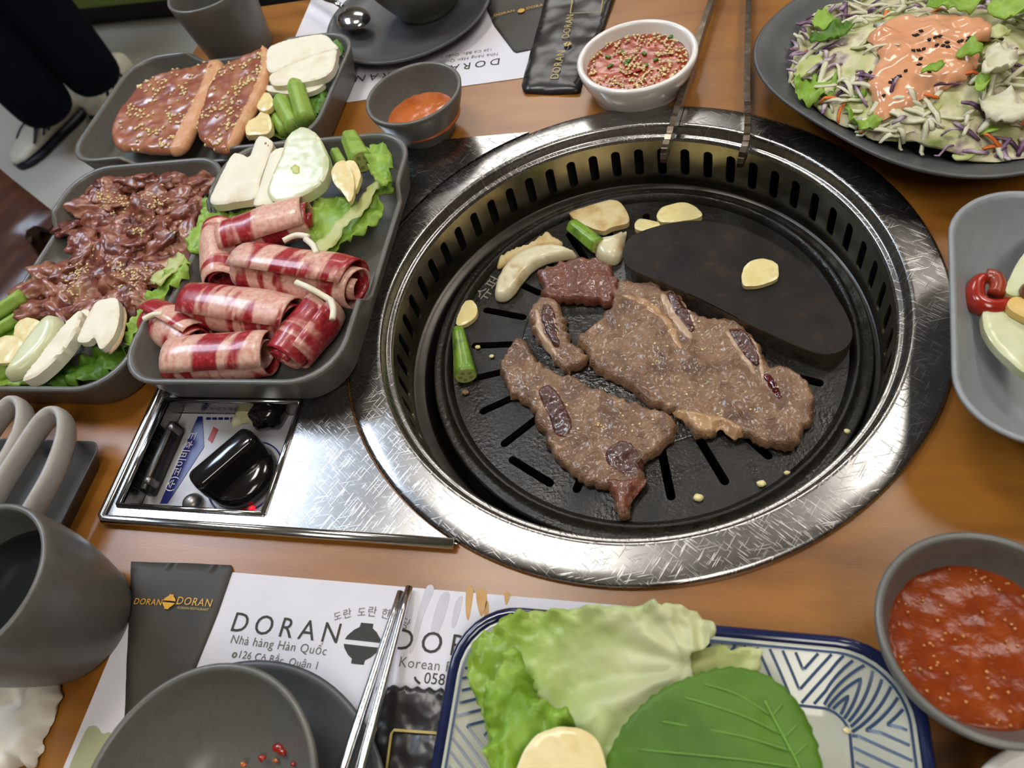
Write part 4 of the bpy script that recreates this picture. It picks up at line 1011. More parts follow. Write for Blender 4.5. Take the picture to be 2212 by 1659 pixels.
for i, (px, py, s, lb) in enumerate([(1508, 1075, .0032, 'minced garlic bit near the front slots of the pan'), (1645, 1045, .0028, 'minced garlic bit at the front right of the pan'), (1628, 1088, .0018, 'tiny garlic bit on the front right pan rim'), (1005, 848, .0030, 'brown meat crumb at the left of the pan'), (1032, 750, .0022, 'pale garlic sliver beside the left okra'), (1062, 770, .0020, 'tiny garlic crumb right of the left okra'), (1830, 932, .0022, 'garlic crumb caught beside the pan rim at right'), (1700, 1022, .0020, 'garlic crumb near the right pan rim')]):
    p = at(px, py, GZ + .001); solo('food_crumb', lb, 'crumb', blob((p.x, p.y, GZ + .0012), (s, s * .8, s * .55), i + 20, .35, 1.8, 2), MAT['cooked'] if i == 3 else MAT['garlic_fried'], 'crumbs on the pan')

# ------------------------------------------------------------------ tray of rolled brisket
def roll(label, a, b, z, r, seed, turns=2.1, ph=0.0, flat=.9, zb=None):
    """thin slice rolled into a loose cylinder between two photo points"""
    A, B = at(*a, z), at(*b, zb if zb else z); d = (B - A); Ln = d.length; d.normalize(); s = d.cross(Vector((0, 0, 1))).normalized(); u = s.cross(d)
    NT, NA = 46, 16; th = .0012; V, UV = [], []
    rg = random.Random(seed)
    for layer in (0, 1):
        for i in range(NT + 1):
            t = i / NT; ang = ph + turns * 2 * PI * t
            for j in range(NA + 1):
                w = j / NA; e = abs(2 * w - 1)
                rad = r * (.42 + .58 * (1 - t)) * (1 + .10 * nz(ang * .7, w * 3, seed, 1, seed)) - (th if layer else 0)
                off = (w - .5) * Ln + .004 * nz(t * 5, w * .5, 0, 1, seed + 3) + (t - .3) * .006 * (1 if seed % 2 else -1)
                rad *= 1 - .10 * e ** 3
                p = (A + B) / 2 + d * off + s * (rad * math.cos(ang)) + u * (rad * flat * math.sin(ang))
                V.append(tuple(p)); UV.append((off, t * turns * 2 * PI * r, 0))
    n = (NT + 1) * (NA + 1); Fc = []
    for i in range(NT):
        for j in range(NA):
            q0 = i * (NA + 1) + j; q1 = q0 + 1; q2 = q0 + NA + 2; q3 = q0 + NA + 1
            Fc += [(q0, q3, q2, q1), (n + q0, n + q1, n + q2, n + q3)]
    for i in range(NT):
        for j in (0, NA):
            q0 = i * (NA + 1) + j; q3 = q0 + NA + 1; Fc.append((q0, n + q0, n + q3, q3) if j == 0 else (q0, q3, n + q3, n + q0))
    for j in range(NA):
        for i in (0, NT):
            q0 = i * (NA + 1) + j; Fc.append((q0, q0 + 1, n + q0 + 1, n + q0) if i == 0 else (q0, n + q0, n + q0 + 1, q0 + 1))
    o = mesh('brisket_roll', V, Fc, MAT['brisket'])
    at_ = o.data.attributes.new('roll_uv', 'FLOAT_VECTOR', 'POINT'); at_.data.foreach_set('vector', [c for q in UV for c in q])
    return tag(o, label, 'meat', 'rolled brisket slices')
roll('rolled raw brisket slice at the top of the tray, below the mushrooms', (490, 522), (668, 468), .0300, .0190, 1, ph=.5)
roll('rolled raw brisket slice standing at the left of the roll pile', (478, 494), (482, 612), .0240, .0198, 2, ph=2.6)
roll('rolled raw brisket slice at the right edge above the tray notch', (532, 578), (772, 618), .0290, .0220, 3, ph=1.0)
roll('rolled raw brisket slice in the middle of the tray', (412, 662), (640, 694), .0240, .0210, 4, ph=.8)
roll('short rolled raw brisket slice in the left front of the tray', (330, 690), (425, 742), .0205, .0185, 5, ph=1.5)
roll('rolled raw brisket slice along the front wall of the tray', (372, 782), (585, 768), .0225, .0205, 6, ph=.6)
roll('rolled raw brisket slice with open end at the right front of the tray', (702, 662), (618, 768), .0235, .0200, 7, ph=2.2)
TF3 = .0045
piece('mushroom_slice', 'thick white mushroom slab leaning at the left of the onion', 'mushroom', [(464, 446), (478, 412), (492, 383), (512, 348), (532, 348), (548, 352), (562, 318), (574, 308), (598, 322), (590, 350), (572, 400), (562, 440), (520, 450), (478, 456)], .030, .008, MAT['mushroom'], tilt=(.05, .10), edge=.0015, bump=.0003)
piece('mushroom_slice', 'white mushroom slab tucked between mushroom and onion slice', 'mushroom', [(556, 452), (570, 412), (584, 368), (596, 340), (622, 332), (628, 350), (612, 400), (600, 446), (575, 455)], .032, .007, MAT['mushroom'], tilt=(.05, .10), edge=.0015, bump=.0003, seed=3)
piece('onion_slice', 'large round pale onion slice with a yellow centre', 'onion', [(588, 432), (600, 392), (618, 352), (628, 318), (648, 298), (668, 293), (694, 308), (712, 338), (720, 372), (708, 408), (682, 430), (640, 450), (604, 452)], .036, .009, MAT['onion'], tilt=(.04, .16), edge=.0025, bump=.0002, seed=1)
okra('okra piece with star-shaped cut end in the brisket tray', (756, 298), (782, 350), .031, .035, .0070, .0088, 'okra', cut=(1,))
okra('thin okra piece behind the garlic in the brisket tray', (724, 328), (742, 362), .028, .028, .0040, .0048, 'okra')
piece('garlic_slice', 'pointed garlic slice resting on the tray lettuce', 'garlic', [(720, 378), (732, 358), (750, 356), (766, 386), (768, 424), (758, 443), (742, 420), (726, 404)], .040, .004, MAT['garlic'], tilt=(0, .1), edge=.002)
piece('garlic_slice', 'second garlic slice behind the pointed one in the brisket tray', 'garlic', [(748, 360), (768, 355), (782, 380), (780, 400), (770, 420), (762, 390)], .038, .004, MAT['garlic'], tilt=(0, .1), edge=.002, seed=3)
def leaf(label, px, z, mat='lettuce', tilt=(0, 0), ruffle=.006, rs=130, rw=.014, seed=0, jag=.0022, js=260, th=.0006, bump=.0018, bs=70, sp=.0022, name='lettuce_leaf', group=None):
    o, zf = outl(px, z, tilt, jag=jag, js=js, seed=seed)
    return solo(name, label, 'lettuce', slab(o, zf, th, sp, .001, .5, bump, bs, seed, thin=True, ruffle=ruffle, rs=rs, rw=rw), MAT[mat], group)
leaf('green lettuce leaf lying under the garlic in the brisket tray', [(600, 470), (660, 455), (700, 430), (740, 430), (775, 440), (806, 412), (835, 392), (848, 408), (822, 430), (826, 462), (806, 488), (770, 512), (742, 528), (715, 548), (690, 545), (655, 500)], .026, tilt=(-.05, .08), seed=3)
leaf('curly lettuce tip sticking out at the far right of the brisket tray', [(798, 322), (815, 310), (836, 318), (850, 348), (846, 378), (832, 402), (816, 396), (806, 378), (798, 350)], .036, seed=5, ruffle=.008, rw=.010)
leaf('light green lettuce rib folded along the tray edge', [(680, 530), (720, 490), (770, 440), (800, 402), (830, 375), (838, 386), (812, 420), (790, 452), (745, 500), (705, 545)], .031, 'lettuce_pale', tilt=(-.05, .08), seed=6, ruffle=.002)
leaf('lettuce leaf peeking out at the left of the brisket rolls', [(432, 468), (440, 438), (456, 428), (476, 452), (500, 462), (560, 448), (600, 452), (580, 490), (500, 500), (440, 545), (402, 536), (418, 500)], .0215, seed=7)

def by_label(t): return [o for o in COL.objects if o.get('label', '').startswith(t)][0]
ms = by_label('thick white mushroom slab'); on_top(ms, bvh([ms]), 'brown_cap_edge', [(570, 312), (577, 309), (598, 322), (594, 332), (584, 326)], .040, 0, MAT['mushroom_skin'], 2, .0003, .0010)
on_top(ms, bvh([ms]), 'brown_cap_edge', [(592, 330), (597, 332), (576, 398), (566, 438), (562, 436), (572, 394)], .038, 0, MAT['cream_fat'], 3, .0003, .0008)
on = [o for o in COL.objects if o.name.startswith('onion_slice')][0]
c_ = on_top(on, bvh([on]), 'yellow_core', [(626, 366), (636, 355), (648, 358), (650, 370), (640, 376), (630, 374)], .044, 0, M('onion_core', ['C9C86A', 'BFC25C'], 80, 3, .35), 1, .0003, .0010)
for i, (P_, lb) in enumerate([([(640, 610), (668, 622), (700, 640), (716, 650)], 'long pale fat strand across the right brisket roll'), ([(714, 648), (720, 668), (718, 690)], 'short pale fat strand hanging at the tray wall'), ([(612, 520), (640, 508), (668, 512)], 'pale fat strand behind the right brisket roll'), ([(660, 516), (676, 530), (684, 548)], 'second pale fat strand behind the right brisket roll'), ([(310, 690), (330, 680), (352, 678)], 'pale fat strand poking over the left tray notch')]):
    solo('fat_strand', lb, 'fat', tube(catmull([at(x, y, .046 if i < 4 else .036) for x, y in P_], 5, False), .0022, 8, .8), MAT['mushroom'], 'pale strands among the brisket rolls')

# ------------------------------------------------------------------ tray of marinated beef
def bfloor(z): return z
BE_ = [(165, 560), (150, 500), (190, 420), (225, 392), (262, 372), (310, 372), (338, 395), (372, 402), (398, 378), (452, 380), (440, 430), (418, 490), (398, 540), (368, 580), (310, 640), (262, 676), (205, 690), (130, 690), (70, 672), (48, 640), (80, 596), (120, 580)]
heap = []
rgb_ = random.Random(21)
Pp = np.array(BE_, float); cnt = 0; tries = 0; chosen = []
while len(chosen) < 46 and tries < 8000:
    tries += 1; x, y = rgb_.uniform(40, 455), rgb_.uniform(368, 695)
    if not inside(np.array([[x, y]]), Pp)[0]: continue
    if any((x - u) ** 2 + (y - v) ** 2 < 36 ** 2 for u, v in chosen): continue
    chosen.append((x, y))
ed = edist(np.array(chosen), Pp)
BREG = ['strip of marinated beef at the far left end of the heap', 'strip of marinated beef at the far right end of the heap', 'strip of marinated beef on the outer side above the heap middle', 'strip of marinated beef beside the brisket tray above the heap middle', 'strip of marinated beef on the outer side below the heap middle', 'strip of marinated beef beside the brisket tray below the heap middle', 'strip of marinated beef at the near left end by the leek sticks', 'strip of marinated beef at the near end by the mushroom slice']
chosen = sorted(zip(chosen, ed), key=lambda q: q[0][1])
for i, ((x, y), e) in enumerate(chosen):
    zc = .0085 + .0150 * min(1, (e + 12) / 55) + rgb_.uniform(-.001, .002)
    p = at(x, y, zc); a = rgb_.random() * PI
    o = solo('marinated_beef_strip', BREG[(0 if y < 440 else 1 if y < 520 else 2 if y < 600 else 3) * 2 + (1 if x > 395 - .47 * (y - 380) - 60 else 0)], 'meat', blob((p.x, p.y, zc), (rgb_.uniform(.015, .022), rgb_.uniform(.010, .014), rgb_.uniform(.0060, .0085)), i, .50, 1.25, 4, (rgb_.uniform(-.5, .5), rgb_.uniform(-.4, .4), a)), MAT['bulgogi'], 'strips of marinated beef heaped in the tray')
    heap.append(o)
trb = bvh(heap)
rs_ = random.Random(4); pts = []
for cx, cy, rad, n in [(225, 425, 30, 40), (262, 432, 26, 28), (320, 440, 30, 24), (300, 505, 16, 14), (160, 588, 30, 40), (270, 590, 32, 44), (300, 580, 22, 18), (150, 630, 22, 20), (190, 560, 40, 14), (370, 470, 40, 16), (310, 420, 60, 20)]:
    for _ in range(n):
        g = at(cx + rs_.gauss(0, rad * .5), cy + rs_.gauss(0, rad * .42), .024); h, nn = drop(trb, g.x, g.y, -1)
        if h.z > -.5: pts.append((h, nn if nn.z > 0 else -nn))
stuffpart('sesame_seeds', seeds(pts, .0017, .0010, .0007, seed=2), MAT['sesame'], None, 'pale sesame seeds scattered over the marinated beef heap', 'sesame')
GTR = 'vegetables in the marinated beef tray'
piece('garlic_slice', 'round garlic slice nearest the beef in the left tray', 'garlic', [(38, 716), (50, 697), (76, 693), (100, 706), (98, 728), (80, 748), (55, 752), (40, 738)], .0215, .004, MAT['garlic'], edge=.002)
piece('garlic_slice', 'round garlic slice at the left front of the left tray', 'garlic', [(-10, 770), (0, 742), (22, 730), (50, 736), (62, 756), (48, 780), (20, 790), (-5, 788)], .022, .004, MAT['garlic'], edge=.002, seed=2)
piece('onion_wedge', 'long pale onion wedge pointing at the beef', 'onion', [(22, 822), (45, 778), (75, 735), (105, 700), (128, 688), (142, 702), (134, 735), (110, 770), (80, 800), (48, 822)], .020, .010, MAT['onion'], edge=.008, efrac=.15, bump=.0002)
piece('mushroom_slice', 'narrow mushroom slice standing on edge beside the onion wedge', 'mushroom', [(70, 832), (105, 785), (140, 738), (172, 700), (190, 686), (194, 700), (175, 745), (140, 790), (105, 822), (82, 834)], .020, .010, MAT['mushroom'], edge=.004, efrac=.2, bump=.0003)
piece('mushroom_slice', 'white mushroom slice with brown cap edge at the front of left tray', 'mushroom', [(178, 745), (190, 712), (215, 665), (238, 655), (262, 655), (268, 690), (258, 730), (240, 755), (226, 762), (214, 738), (200, 748)], .024, .006, MAT['mushroom'], edge=.0015, bump=.0003, tilt=(.05, 0))
ms = by_label('white mushroom slice with brown cap'); on_top(ms, bvh([ms]), 'brown_cap_edge', [(262, 657), (268, 668), (268, 692), (258, 732), (240, 756), (230, 760), (234, 750), (252, 724), (262, 690)], .030, 0, MAT['mushroom_skin'], 3, .0003, .0010)
piece('mushroom_slice', 'thin mushroom slice under the beef at the left tray front', 'mushroom', [(165, 700), (185, 676), (200, 680), (190, 720), (170, 725)], .018, .004, MAT['mushroom'], edge=.0015, bump=.0003)
leaf('yellow-green lettuce strip along the right side of the beef heap', [(268, 742), (288, 700), (318, 652), (350, 612), (378, 580), (404, 560), (412, 576), (385, 612), (352, 648), (325, 690), (298, 735)], .0230, 'lettuce', seed=9, ruffle=.008, rw=.012)
leaf('pale lettuce rib at the right side of the beef heap', [(330, 610), (352, 575), (385, 548), (400, 556), (380, 585), (350, 620)], .0255, 'lettuce_pale', seed=19, ruffle=.004, rw=.010)
leaf('dark curly lettuce in the front right corner of the left tray', [(95, 835), (130, 800), (170, 770), (210, 755), (255, 745), (285, 720), (300, 740), (270, 780), (230, 805), (180, 826), (140, 834)], .0110, 'lettuce_dark', seed=10, ruffle=.012, rw=.02)
leaf('lettuce leaf under the garlic slices in the left tray', [(-60, 800), (-40, 700), (0, 660), (60, 655), (110, 690), (100, 760), (60, 825), (-40, 830)], .0130, 'lettuce', seed=11, ruffle=.006)
okra('pale green leek stick at the left end of the beef heap', (-40, 700), (52, 640), .020, .022, .0060, .0065, 'okra')
okra('second pale green leek stick under the first one', (-40, 735), (48, 682), .017, .018, .0045, .0050, 'okra')
okra('green leek end in the front left of the left tray', (-20, 822), (22, 790), .014, .016, .0065, .0065, 'okra')

# ------------------------------------------------------------------ tray of pork
def pork(label, px, z, tilt, fat, seed, th=.0065):
    o, zf = outl(px, z, tilt, jag=.0012, js=130, seed=seed); c = np.array(o).mean(0)
    t = thing('pork_slice', label, 'meat', (c[0], c[1], z), 'marinated pork slices')
    m = mesh('meat', *slab(o, zf, th, .0025, .004, .4, .0012, 70, seed), MAT['pork'], t)
    fo, fz = outl(fat, z + .001, tilt, jag=.0006, js=130, seed=seed); c0 = c
    zz = lambda x, y: zf(x, y) - .0008
    f = mesh('fat_rim', *slab(fo, zz, th + .0016, .0025, .003, .4, .0006, 90, seed + 1), MAT['cream_fat'], t); f['label'] = 'pale fat edge'
    tr = bvh([m]); r = random.Random(seed); P = np.array(o); lo, hi = P.min(0), P.max(0); pts = []
    while len(pts) < 170:
        x, y = r.uniform(lo[0], hi[0]), r.uniform(lo[1], hi[1])
        if not inside(np.array([[x, y]]), P)[0] or fbm(x, y, 0, 60, seed + 2) < .05: 
            if r.random() > .02: continue
        h, nn = drop(tr, x, y, -1)
        if h.z > -.5: pts.append((h, nn if nn.z > 0 else -nn))
    stuffpart('minced_garlic_and_sesame', seeds(pts, .0023, .0015, .0011, seed=seed), MAT['sesame'], t)
    return t
pork('marinated pork slice with fat edge at the left of far tray', [(246, 300), (256, 262), (278, 228), (300, 200), (322, 186), (345, 172), (385, 160), (425, 152), (462, 142), (476, 150), (462, 192), (436, 245), (408, 300), (388, 334), (345, 336), (300, 332), (262, 328)], .020, (.02, .06), [(452, 152), (466, 140), (486, 142), (478, 178), (456, 230), (430, 282), (405, 328), (372, 336), (385, 300), (412, 248), (438, 195)], 31)
pork('marinated pork slice with fat edge in the middle of far tray', [(430, 282), (440, 245), (458, 196), (480, 160), (510, 140), (545, 126), (576, 112), (585, 132), (578, 180), (552, 228), (524, 285), (500, 332), (478, 336), (450, 320), (434, 300)], .026, (.06, .08), [(568, 118), (578, 110), (588, 126), (586, 170), (566, 226), (540, 270), (514, 322), (498, 334), (496, 320), (524, 262), (552, 205), (566, 160)], 32)
piece('mushroom_slice', 'long cream mushroom slab nearest the far dark plate', 'mushroom', [(582, 138), (590, 118), (620, 104), (655, 96), (690, 90), (712, 92), (728, 108), (736, 120), (700, 132), (650, 150), (600, 170), (586, 165)], .030, .008, MAT['mushroom'], edge=.0015, bump=.0003)
piece('mushroom_slice', 'white mushroom slab below the cream one in the pork tray', 'mushroom', [(590, 176), (625, 158), (670, 138), (712, 124), (732, 118), (730, 145), (722, 166), (700, 182), (655, 192), (610, 198), (594, 194)], .030, .007, MAT['mushroom'], edge=.0015, bump=.0003, seed=4)
piece('mushroom_slice', 'mushroom slab edge under the others in the pork tray', 'mushroom', [(574, 192), (600, 194), (650, 190), (704, 184), (690, 202), (650, 212), (610, 210), (582, 204)], .026, .005, MAT['mushroom'], edge=.0015, bump=.0003, seed=5)
okra('square-cut okra stick standing highest in the pork tray', (638, 184), (662, 262), .034, .028, .0072, .0080, 'okra', n=4)
okra('okra stick lying left of the highest one in the pork tray', (606, 218), (638, 276), .028, .022, .0072, .0080, 'okra', n=4)
okra('dark okra stick low in the pork tray corner', (598, 256), (618, 284), .019, .017, .0060, .0060, 'okra', n=4)
piece('garlic_slice', 'round garlic slice between pork and okra', 'garlic', [(560, 238), (565, 216), (582, 208), (594, 222), (592, 240), (578, 248), (566, 246)], .026, .005, MAT['garlic'], edge=.003)
piece('garlic_slice', 'pointed garlic slice in the near right corner of pork tray', 'garlic', [(538, 300), (540, 276), (560, 262), (577, 248), (590, 266), (592, 290), (580, 300), (556, 302)], .022, .006, MAT['garlic'], edge=.003, seed=2)
piece('garlic_slice', 'garlic slice low at the pork tray wall', 'garlic', [(530, 290), (536, 268), (556, 258), (566, 262), (550, 290), (540, 304)], .018, .004, MAT['garlic'], edge=.002, seed=6)
leaf('dark curly lettuce at the right end of the pork tray', [(640, 270), (664, 230), (690, 200), (708, 190), (706, 220), (694, 250), (672, 272), (650, 282)], .022, 'lettuce_dark', seed=12, ruffle=.010)
leaf('green lettuce under the garlic and okra in the pork tray', [(540, 300), (550, 265), (600, 235), (660, 215), (700, 200), (690, 250), (660, 280), (600, 300)], .012, 'lettuce', seed=13, ruffle=.006)
leaf('lettuce tip at the far right corner of the pork tray', [(710, 92), (722, 84), (736, 92), (740, 112), (728, 118), (716, 106)], .030, 'lettuce_dark', seed=14, ruffle=.006, rw=.006)

# ------------------------------------------------------------------ lettuce plate
lo_, lzf = outl([(1000, 1420), (1012, 1382), (1040, 1362), (1066, 1345), (1090, 1326), (1150, 1316), (1230, 1312), (1310, 1311), (1400, 1309), (1475, 1311), (1518, 1328), (1542, 1364), (1530, 1392), (1490, 1420), (1500, 1480), (1460, 1560), (1400, 1640), (1330, 1720), (1200, 1740), (1090, 1720), (1062, 1650), (1050, 1590), (1036, 1530), (1016, 1500), (1006, 1462)], .030, (.03, .10), jag=.0022, js=300, seed=21)
HT = at(1500, 1445, .030); Hd = Vector((-.97, .1, 0))
def big_z(x, y):
    dx, dy = x - HT.x, y - HT.y; r = math.hypot(dx, dy); a = math.atan2(dy, -dx)
    k = min(1, r / .02) * max(0, 1 - r / .13)
    return lzf(x, y) + .0016 * k * math.cos(a * 13 + .6 * nz(x, y, 0, 50, 3)) - .006 * math.exp(-(a / .35) ** 2) * min(1, r / .03) + .05 * max(0, dy - .004) ** 1.0 * min(1, r / .03)
big = solo('lettuce_leaf', 'large pale green lettuce leaf on the patterned plate', 'lettuce', slab(lo_, big_z, .0006, .0018, .001, .5, .0016, 55, 21, thin=True, ruffle=.006, rs=120, rw=.016), MAT['lettuce_big'])
hv = []
ol = big.location
for v in big.data.vertices:
    dx, dy = v.co.x + ol.x - HT.x, v.co.y + ol.y - HT.y; r = math.hypot(dx, dy); a = math.atan2(dy, -dx)
    fan = .5 + .5 * math.cos(a * 13 + .6 * nz(v.co.x + ol.x, v.co.y + ol.y, 0, 50, 3))
    hv.append(max(0, min(1, 1.25 - r / .062 + .28 * fan * max(0, 1 - r / .10) + .12 * fbm(dx, dy, 0, 70, 4))))
big.data.attributes.new('heart', 'FLOAT', 'POINT').data.foreach_set('value', hv)
leaf('pale cream heart leaf sticking out beside the perilla leaf', [(1480, 1420), (1530, 1395), (1580, 1402), (1640, 1404), (1644, 1430), (1630, 1452), (1560, 1470), (1500, 1480), (1470, 1450)], .027, 'lettuce_pale', seed=22, ruffle=.004, jag=.0016)
leaf('curly green lettuce frill at the left of the patterned plate', [(1042, 1500), (1075, 1450), (1100, 1404), (1122, 1400), (1134, 1440), (1150, 1490), (1180, 1520), (1240, 1540), (1230, 1600), (1180, 1640), (1120, 1720), (1060, 1720), (1050, 1600)], .040, 'lettuce', tilt=(-.1, -.1), seed=23, ruffle=.012, rs=140, rw=.016, jag=.003, js=320)
pl = [(1285, 1740), (1302, 1660), (1322, 1612), (1350, 1565), (1388, 1525), (1430, 1492), (1490, 1466), (1545, 1448), (1600, 1446), (1650, 1458), (1692, 1488), (1730, 1535), (1756, 1590), (1770, 1650), (1775, 1740)]
o, zf = outl(pl, .046, (-.12, .06), sub=10)
# serrated margin
o = resample(o, .0011); oc = o.mean(0); oo = []
for i, p in enumerate(o): k = (i % 5) / 5; d = (p - oc) / np.hypot(*(p - oc)); oo.append(tuple(p + d * (.0013 * k)))
pe = thing('perilla_leaf', 'dark green perilla leaf with serrated edge on the patterned plate', 'leaf', (oc[0], oc[1], .03))
pcx, pcy = at(1655, 1520, .046).xy; pex, pey = at(1745, 1720, .046).xy
def zper(x, y): 
    # gentle fold along the midrib
    d = abs((x - pcx) * (pey - pcy) - (y - pcy) * (pex - pcx)) / math.hypot(pex - pcx, pey - pcy)
    return zf(x, y) + .10 * d - .9 * d * d * 3 + .0012 * nz(x, y, 0, 60, 2)
pm_ = mesh('leaf_blade', *slab(oo, zper, .0005, .0022, .001, .5, .0006, 90, 2, thin=True), MAT['perilla'], pe)
trp = bvh([pm_])
def vein(px, r=.0005):
    P = []
    for x, y in px:
        g = at(x, y, .046); h, _ = drop(trp, g.x, g.y, -1)
        if h.z > 0: P.append(h + Vector((0, 0, .0004)))
    if len(P) > 1: mesh('vein', *tube(catmull(P, 4, False), r, 6, .6), MAT['perilla_vein'], pe)
vein([(1652, 1512), (1678, 1560), (1705, 1610), (1728, 1655), (1745, 1700)], .0007)
for k, v in enumerate([[(1668, 1545), (1590, 1500), (1520, 1480)], [(1690, 1585), (1600, 1545), (1480, 1510)], [(1712, 1622), (1600, 1590), (1430, 1560)], [(1730, 1658), (1600, 1640), (1380, 1620)], [(1668, 1545), (1690, 1520)], [(1695, 1592), (1722, 1565)], [(1715, 1632), (1745, 1605)]]): vein(v, .0004)
piece('garlic_slice', 'large garlic slice in front of the perilla leaf', 'garlic', [(1118, 1690), (1128, 1640), (1150, 1602), (1182, 1580), (1225, 1572), (1268, 1582), (1296, 1608), (1308, 1645), (1308, 1690), (1260, 1730), (1160, 1730)], .046, .004, MAT['garlic'], edge=.0025, bump=.0002)
p = at(1831, 1577, TZ + .008); solo('food_crumb', 'pale crumb on the bare corner of the patterned plate', 'crumb', blob((p.x, p.y, TZ + .0068), (.0018, .0014, .001), 4, .3, 2, 2), MAT['garlic'])

# ------------------------------------------------------------------ pickles in the right bowl
def rz_(h): return TZ + h
piece('pickled_slice', 'large white pickled slice at the front of the right bowl', 'pickle', [(2116, 690), (2126, 672), (2150, 678), (2185, 700), (2230, 720), (2250, 780), (2230, 822), (2200, 815), (2150, 770), (2122, 730)], rz_(.030), .006, MAT['onion'], tilt=(-.15, 0), edge=.003, bump=.0003)
piece('pickled_slice', 'white pickled slice standing behind the red pepper', 'pickle', [(2165, 640), (2180, 600), (2205, 560), (2240, 520), (2260, 560), (2240, 630), (2200, 650), (2175, 650)], rz_(.034), .006, MAT['onion'], tilt=(-.1, 0), edge=.003, bump=.0003, seed=2)
piece('pickled_slice', 'yellow pickled slice between the white ones', 'pickle', [(2168, 668), (2190, 652), (2240, 670), (2260, 700), (2230, 705), (2190, 690)], rz_(.036), .005, M('yellow_pickle', ['D8B45E', 'E0C078'], 60, 3, .35, sss=.2), edge=.003, bump=.0003, seed=3)
piece('mushroom_piece', 'small brown mushroom bit in the right bowl', 'mushroom', [(2200, 628), (2215, 615), (2240, 622), (2240, 645), (2210, 648)], rz_(.040), .006, M('brown_bit', ['6A3A1C', '7E4A26'], 60, 3, .3, coat=.4), edge=.004, bump=.0005)
q0 = [at(x, y, rz_(.036)) for x, y in [(2128, 600), (2112, 610), (2106, 632), (2114, 654), (2140, 662), (2165, 658), (2184, 648)]]
solo('red_pepper_ring', 'curled red chili ring in the right bowl', 'pepper', tube(catmull([(p.x, p.y, rz_(.036) - .001 * i * .3) for i, p in enumerate(q0)], 6, False), [.0030 + .0022 * math.sin(PI * i / 36) for i in range(37)], 10, 1.1), MAT['chili'])
q0 = [at(x, y, rz_(.036)) for x, y in [(2128, 600), (2146, 604), (2154, 622), (2148, 640)]]
solo('red_pepper_ring', 'back half of the curled chili, darker red', 'pepper', tube(catmull([(p.x, p.y, rz_(.0375)) for p in q0], 6, False), [.0040] * 19, 10, 1.0), M('chili_dark', ['8A2A14', '9C3A1C'], 60, 3, .3, coat=.4))

# ------------------------------------------------------------------ salad
SC0 = at(2030, 125, .035)
def sal_z(x, y):
    d = math.hypot((x - SC0.x) / .098, (y - SC0.y) / .095); return max(plate_z(x, y) + .001, TZ + .0095 + .028 * max(0, 1 - d * d) ** .7)
so_, _ = outl([(1720, 70), (1760, 20), (1850, -20), (1980, -60), (2300, -60), (2320, 150), (2290, 290), (2200, 330), (2110, 330), (2000, 308), (1890, 292), (1815, 262), (1745, 214), (1712, 150)], .024, jag=.004, js=60)
sal = thing('salad', 'mound of shredded cabbage salad on the dark grey plate', 'salad', (SC0.x, SC0.y, TZ + .007))
base = mesh('cabbage_bed', *slab(so_, sal_z, .003, .0035, .008, .3, .0032, 70, 5), M('salad_bed', ['8FA050', 'B9BC80', 'D6CFA8', '7E6478'], 60, 5, .4, bump=.4, bscale=200, bdist=.002), sal)
trs = bvh([base]); base['kind'] = 'stuff'
do_, _ = outl([(1880, 62), (1905, 38), (1950, 18), (2010, 22), (2060, 14), (2110, 22), (2150, 45), (2140, 70), (2112, 90), (2120, 125), (2098, 160), (2060, 176), (2020, 190), (1975, 212), (1930, 222), (1898, 222), (1888, 195), (1878, 160), (1896, 130), (1900, 100)], .040, jag=.003, js=90)
Pdr = np.array(do_); Pso = np.array(so_); rs3 = random.Random(12)
def shreds(n, lmin, lmax, wd, seed, lift=.004, edge_bias=False, xr=None):
    r = random.Random(seed); parts = []
    lo, hi = Pso.min(0), Pso.max(0)
    while len(parts) < n:
        x, y = r.uniform(lo[0] - .004, hi[0]), r.uniform(lo[1] - .004, hi[1])
        P1 = np.array([[x, y]]); ins = inside(P1, Pso)[0]; e = edist(P1, Pso)[0]
        if not ins: continue
        if inside(P1, Pdr)[0] and edist(P1, Pdr)[0] > .012: continue
        if x > .30 or y > .33: continue
        if ins and edge_bias and e > .030 and r.random() > .25: continue
        L = r.uniform(lmin, lmax); a = r.random() * 2 * PI; cv = r.uniform(-1.6, 1.6) / L * .8; pts = []; p = Vector((x, y, 0)); tip = r.uniform(-.003, .006)
        for i in range(7):
            if edist(np.array([[p.x, p.y]]), Pso)[0] > .004 and not inside(np.array([[p.x, p.y]]), Pso)[0]: break
            h, _ = drop(trs, p.x, p.y, -1); pts.append(Vector((p.x, p.y, max(h.z, plate_z(p.x, p.y) + .001) + lift * (.25 + .75 * math.sin(PI * i / 6)) + tip * (i / 6))))
            p = p + Vector((math.cos(a), math.sin(a), 0)) * (L / 6); a += cv * L / 6
        if len(pts) < 4: continue
        w = wd * r.uniform(.7, 1.4); m_ = len(pts); parts.append(tube(pts, [w * (.5 + .5 * math.sin(PI * (.12 + .76 * i / (m_ - 1)))) for i in range(m_)], 5, .45))
    return join(*parts)
stuffpart('white_cabbage_shreds', shreds(170, .010, .030, .0017, 1, .003, edge_bias=True), MAT['cabbage'], sal)
stuffpart('purple_cabbage_shreds', shreds(95, .010, .024, .0016, 2, .003, edge_bias=True), MAT['purple'], sal)
stuffpart('carrot_shreds', shreds(22, .008, .016, .0015, 3, .003, edge_bias=True), MAT['carrot'], sal)
def sleaf(label, px, z, mat, seed, th=.0009, ruf=.006, tilt=(0, 0)):
    return leaf(label, px, z, mat, tilt, ruffle=ruf, rs=110, rw=.012, seed=seed, jag=.0014, js=200, th=th, bump=.0022, bs=80, sp=.0022, name='lettuce_piece', group='lettuce pieces in the salad')
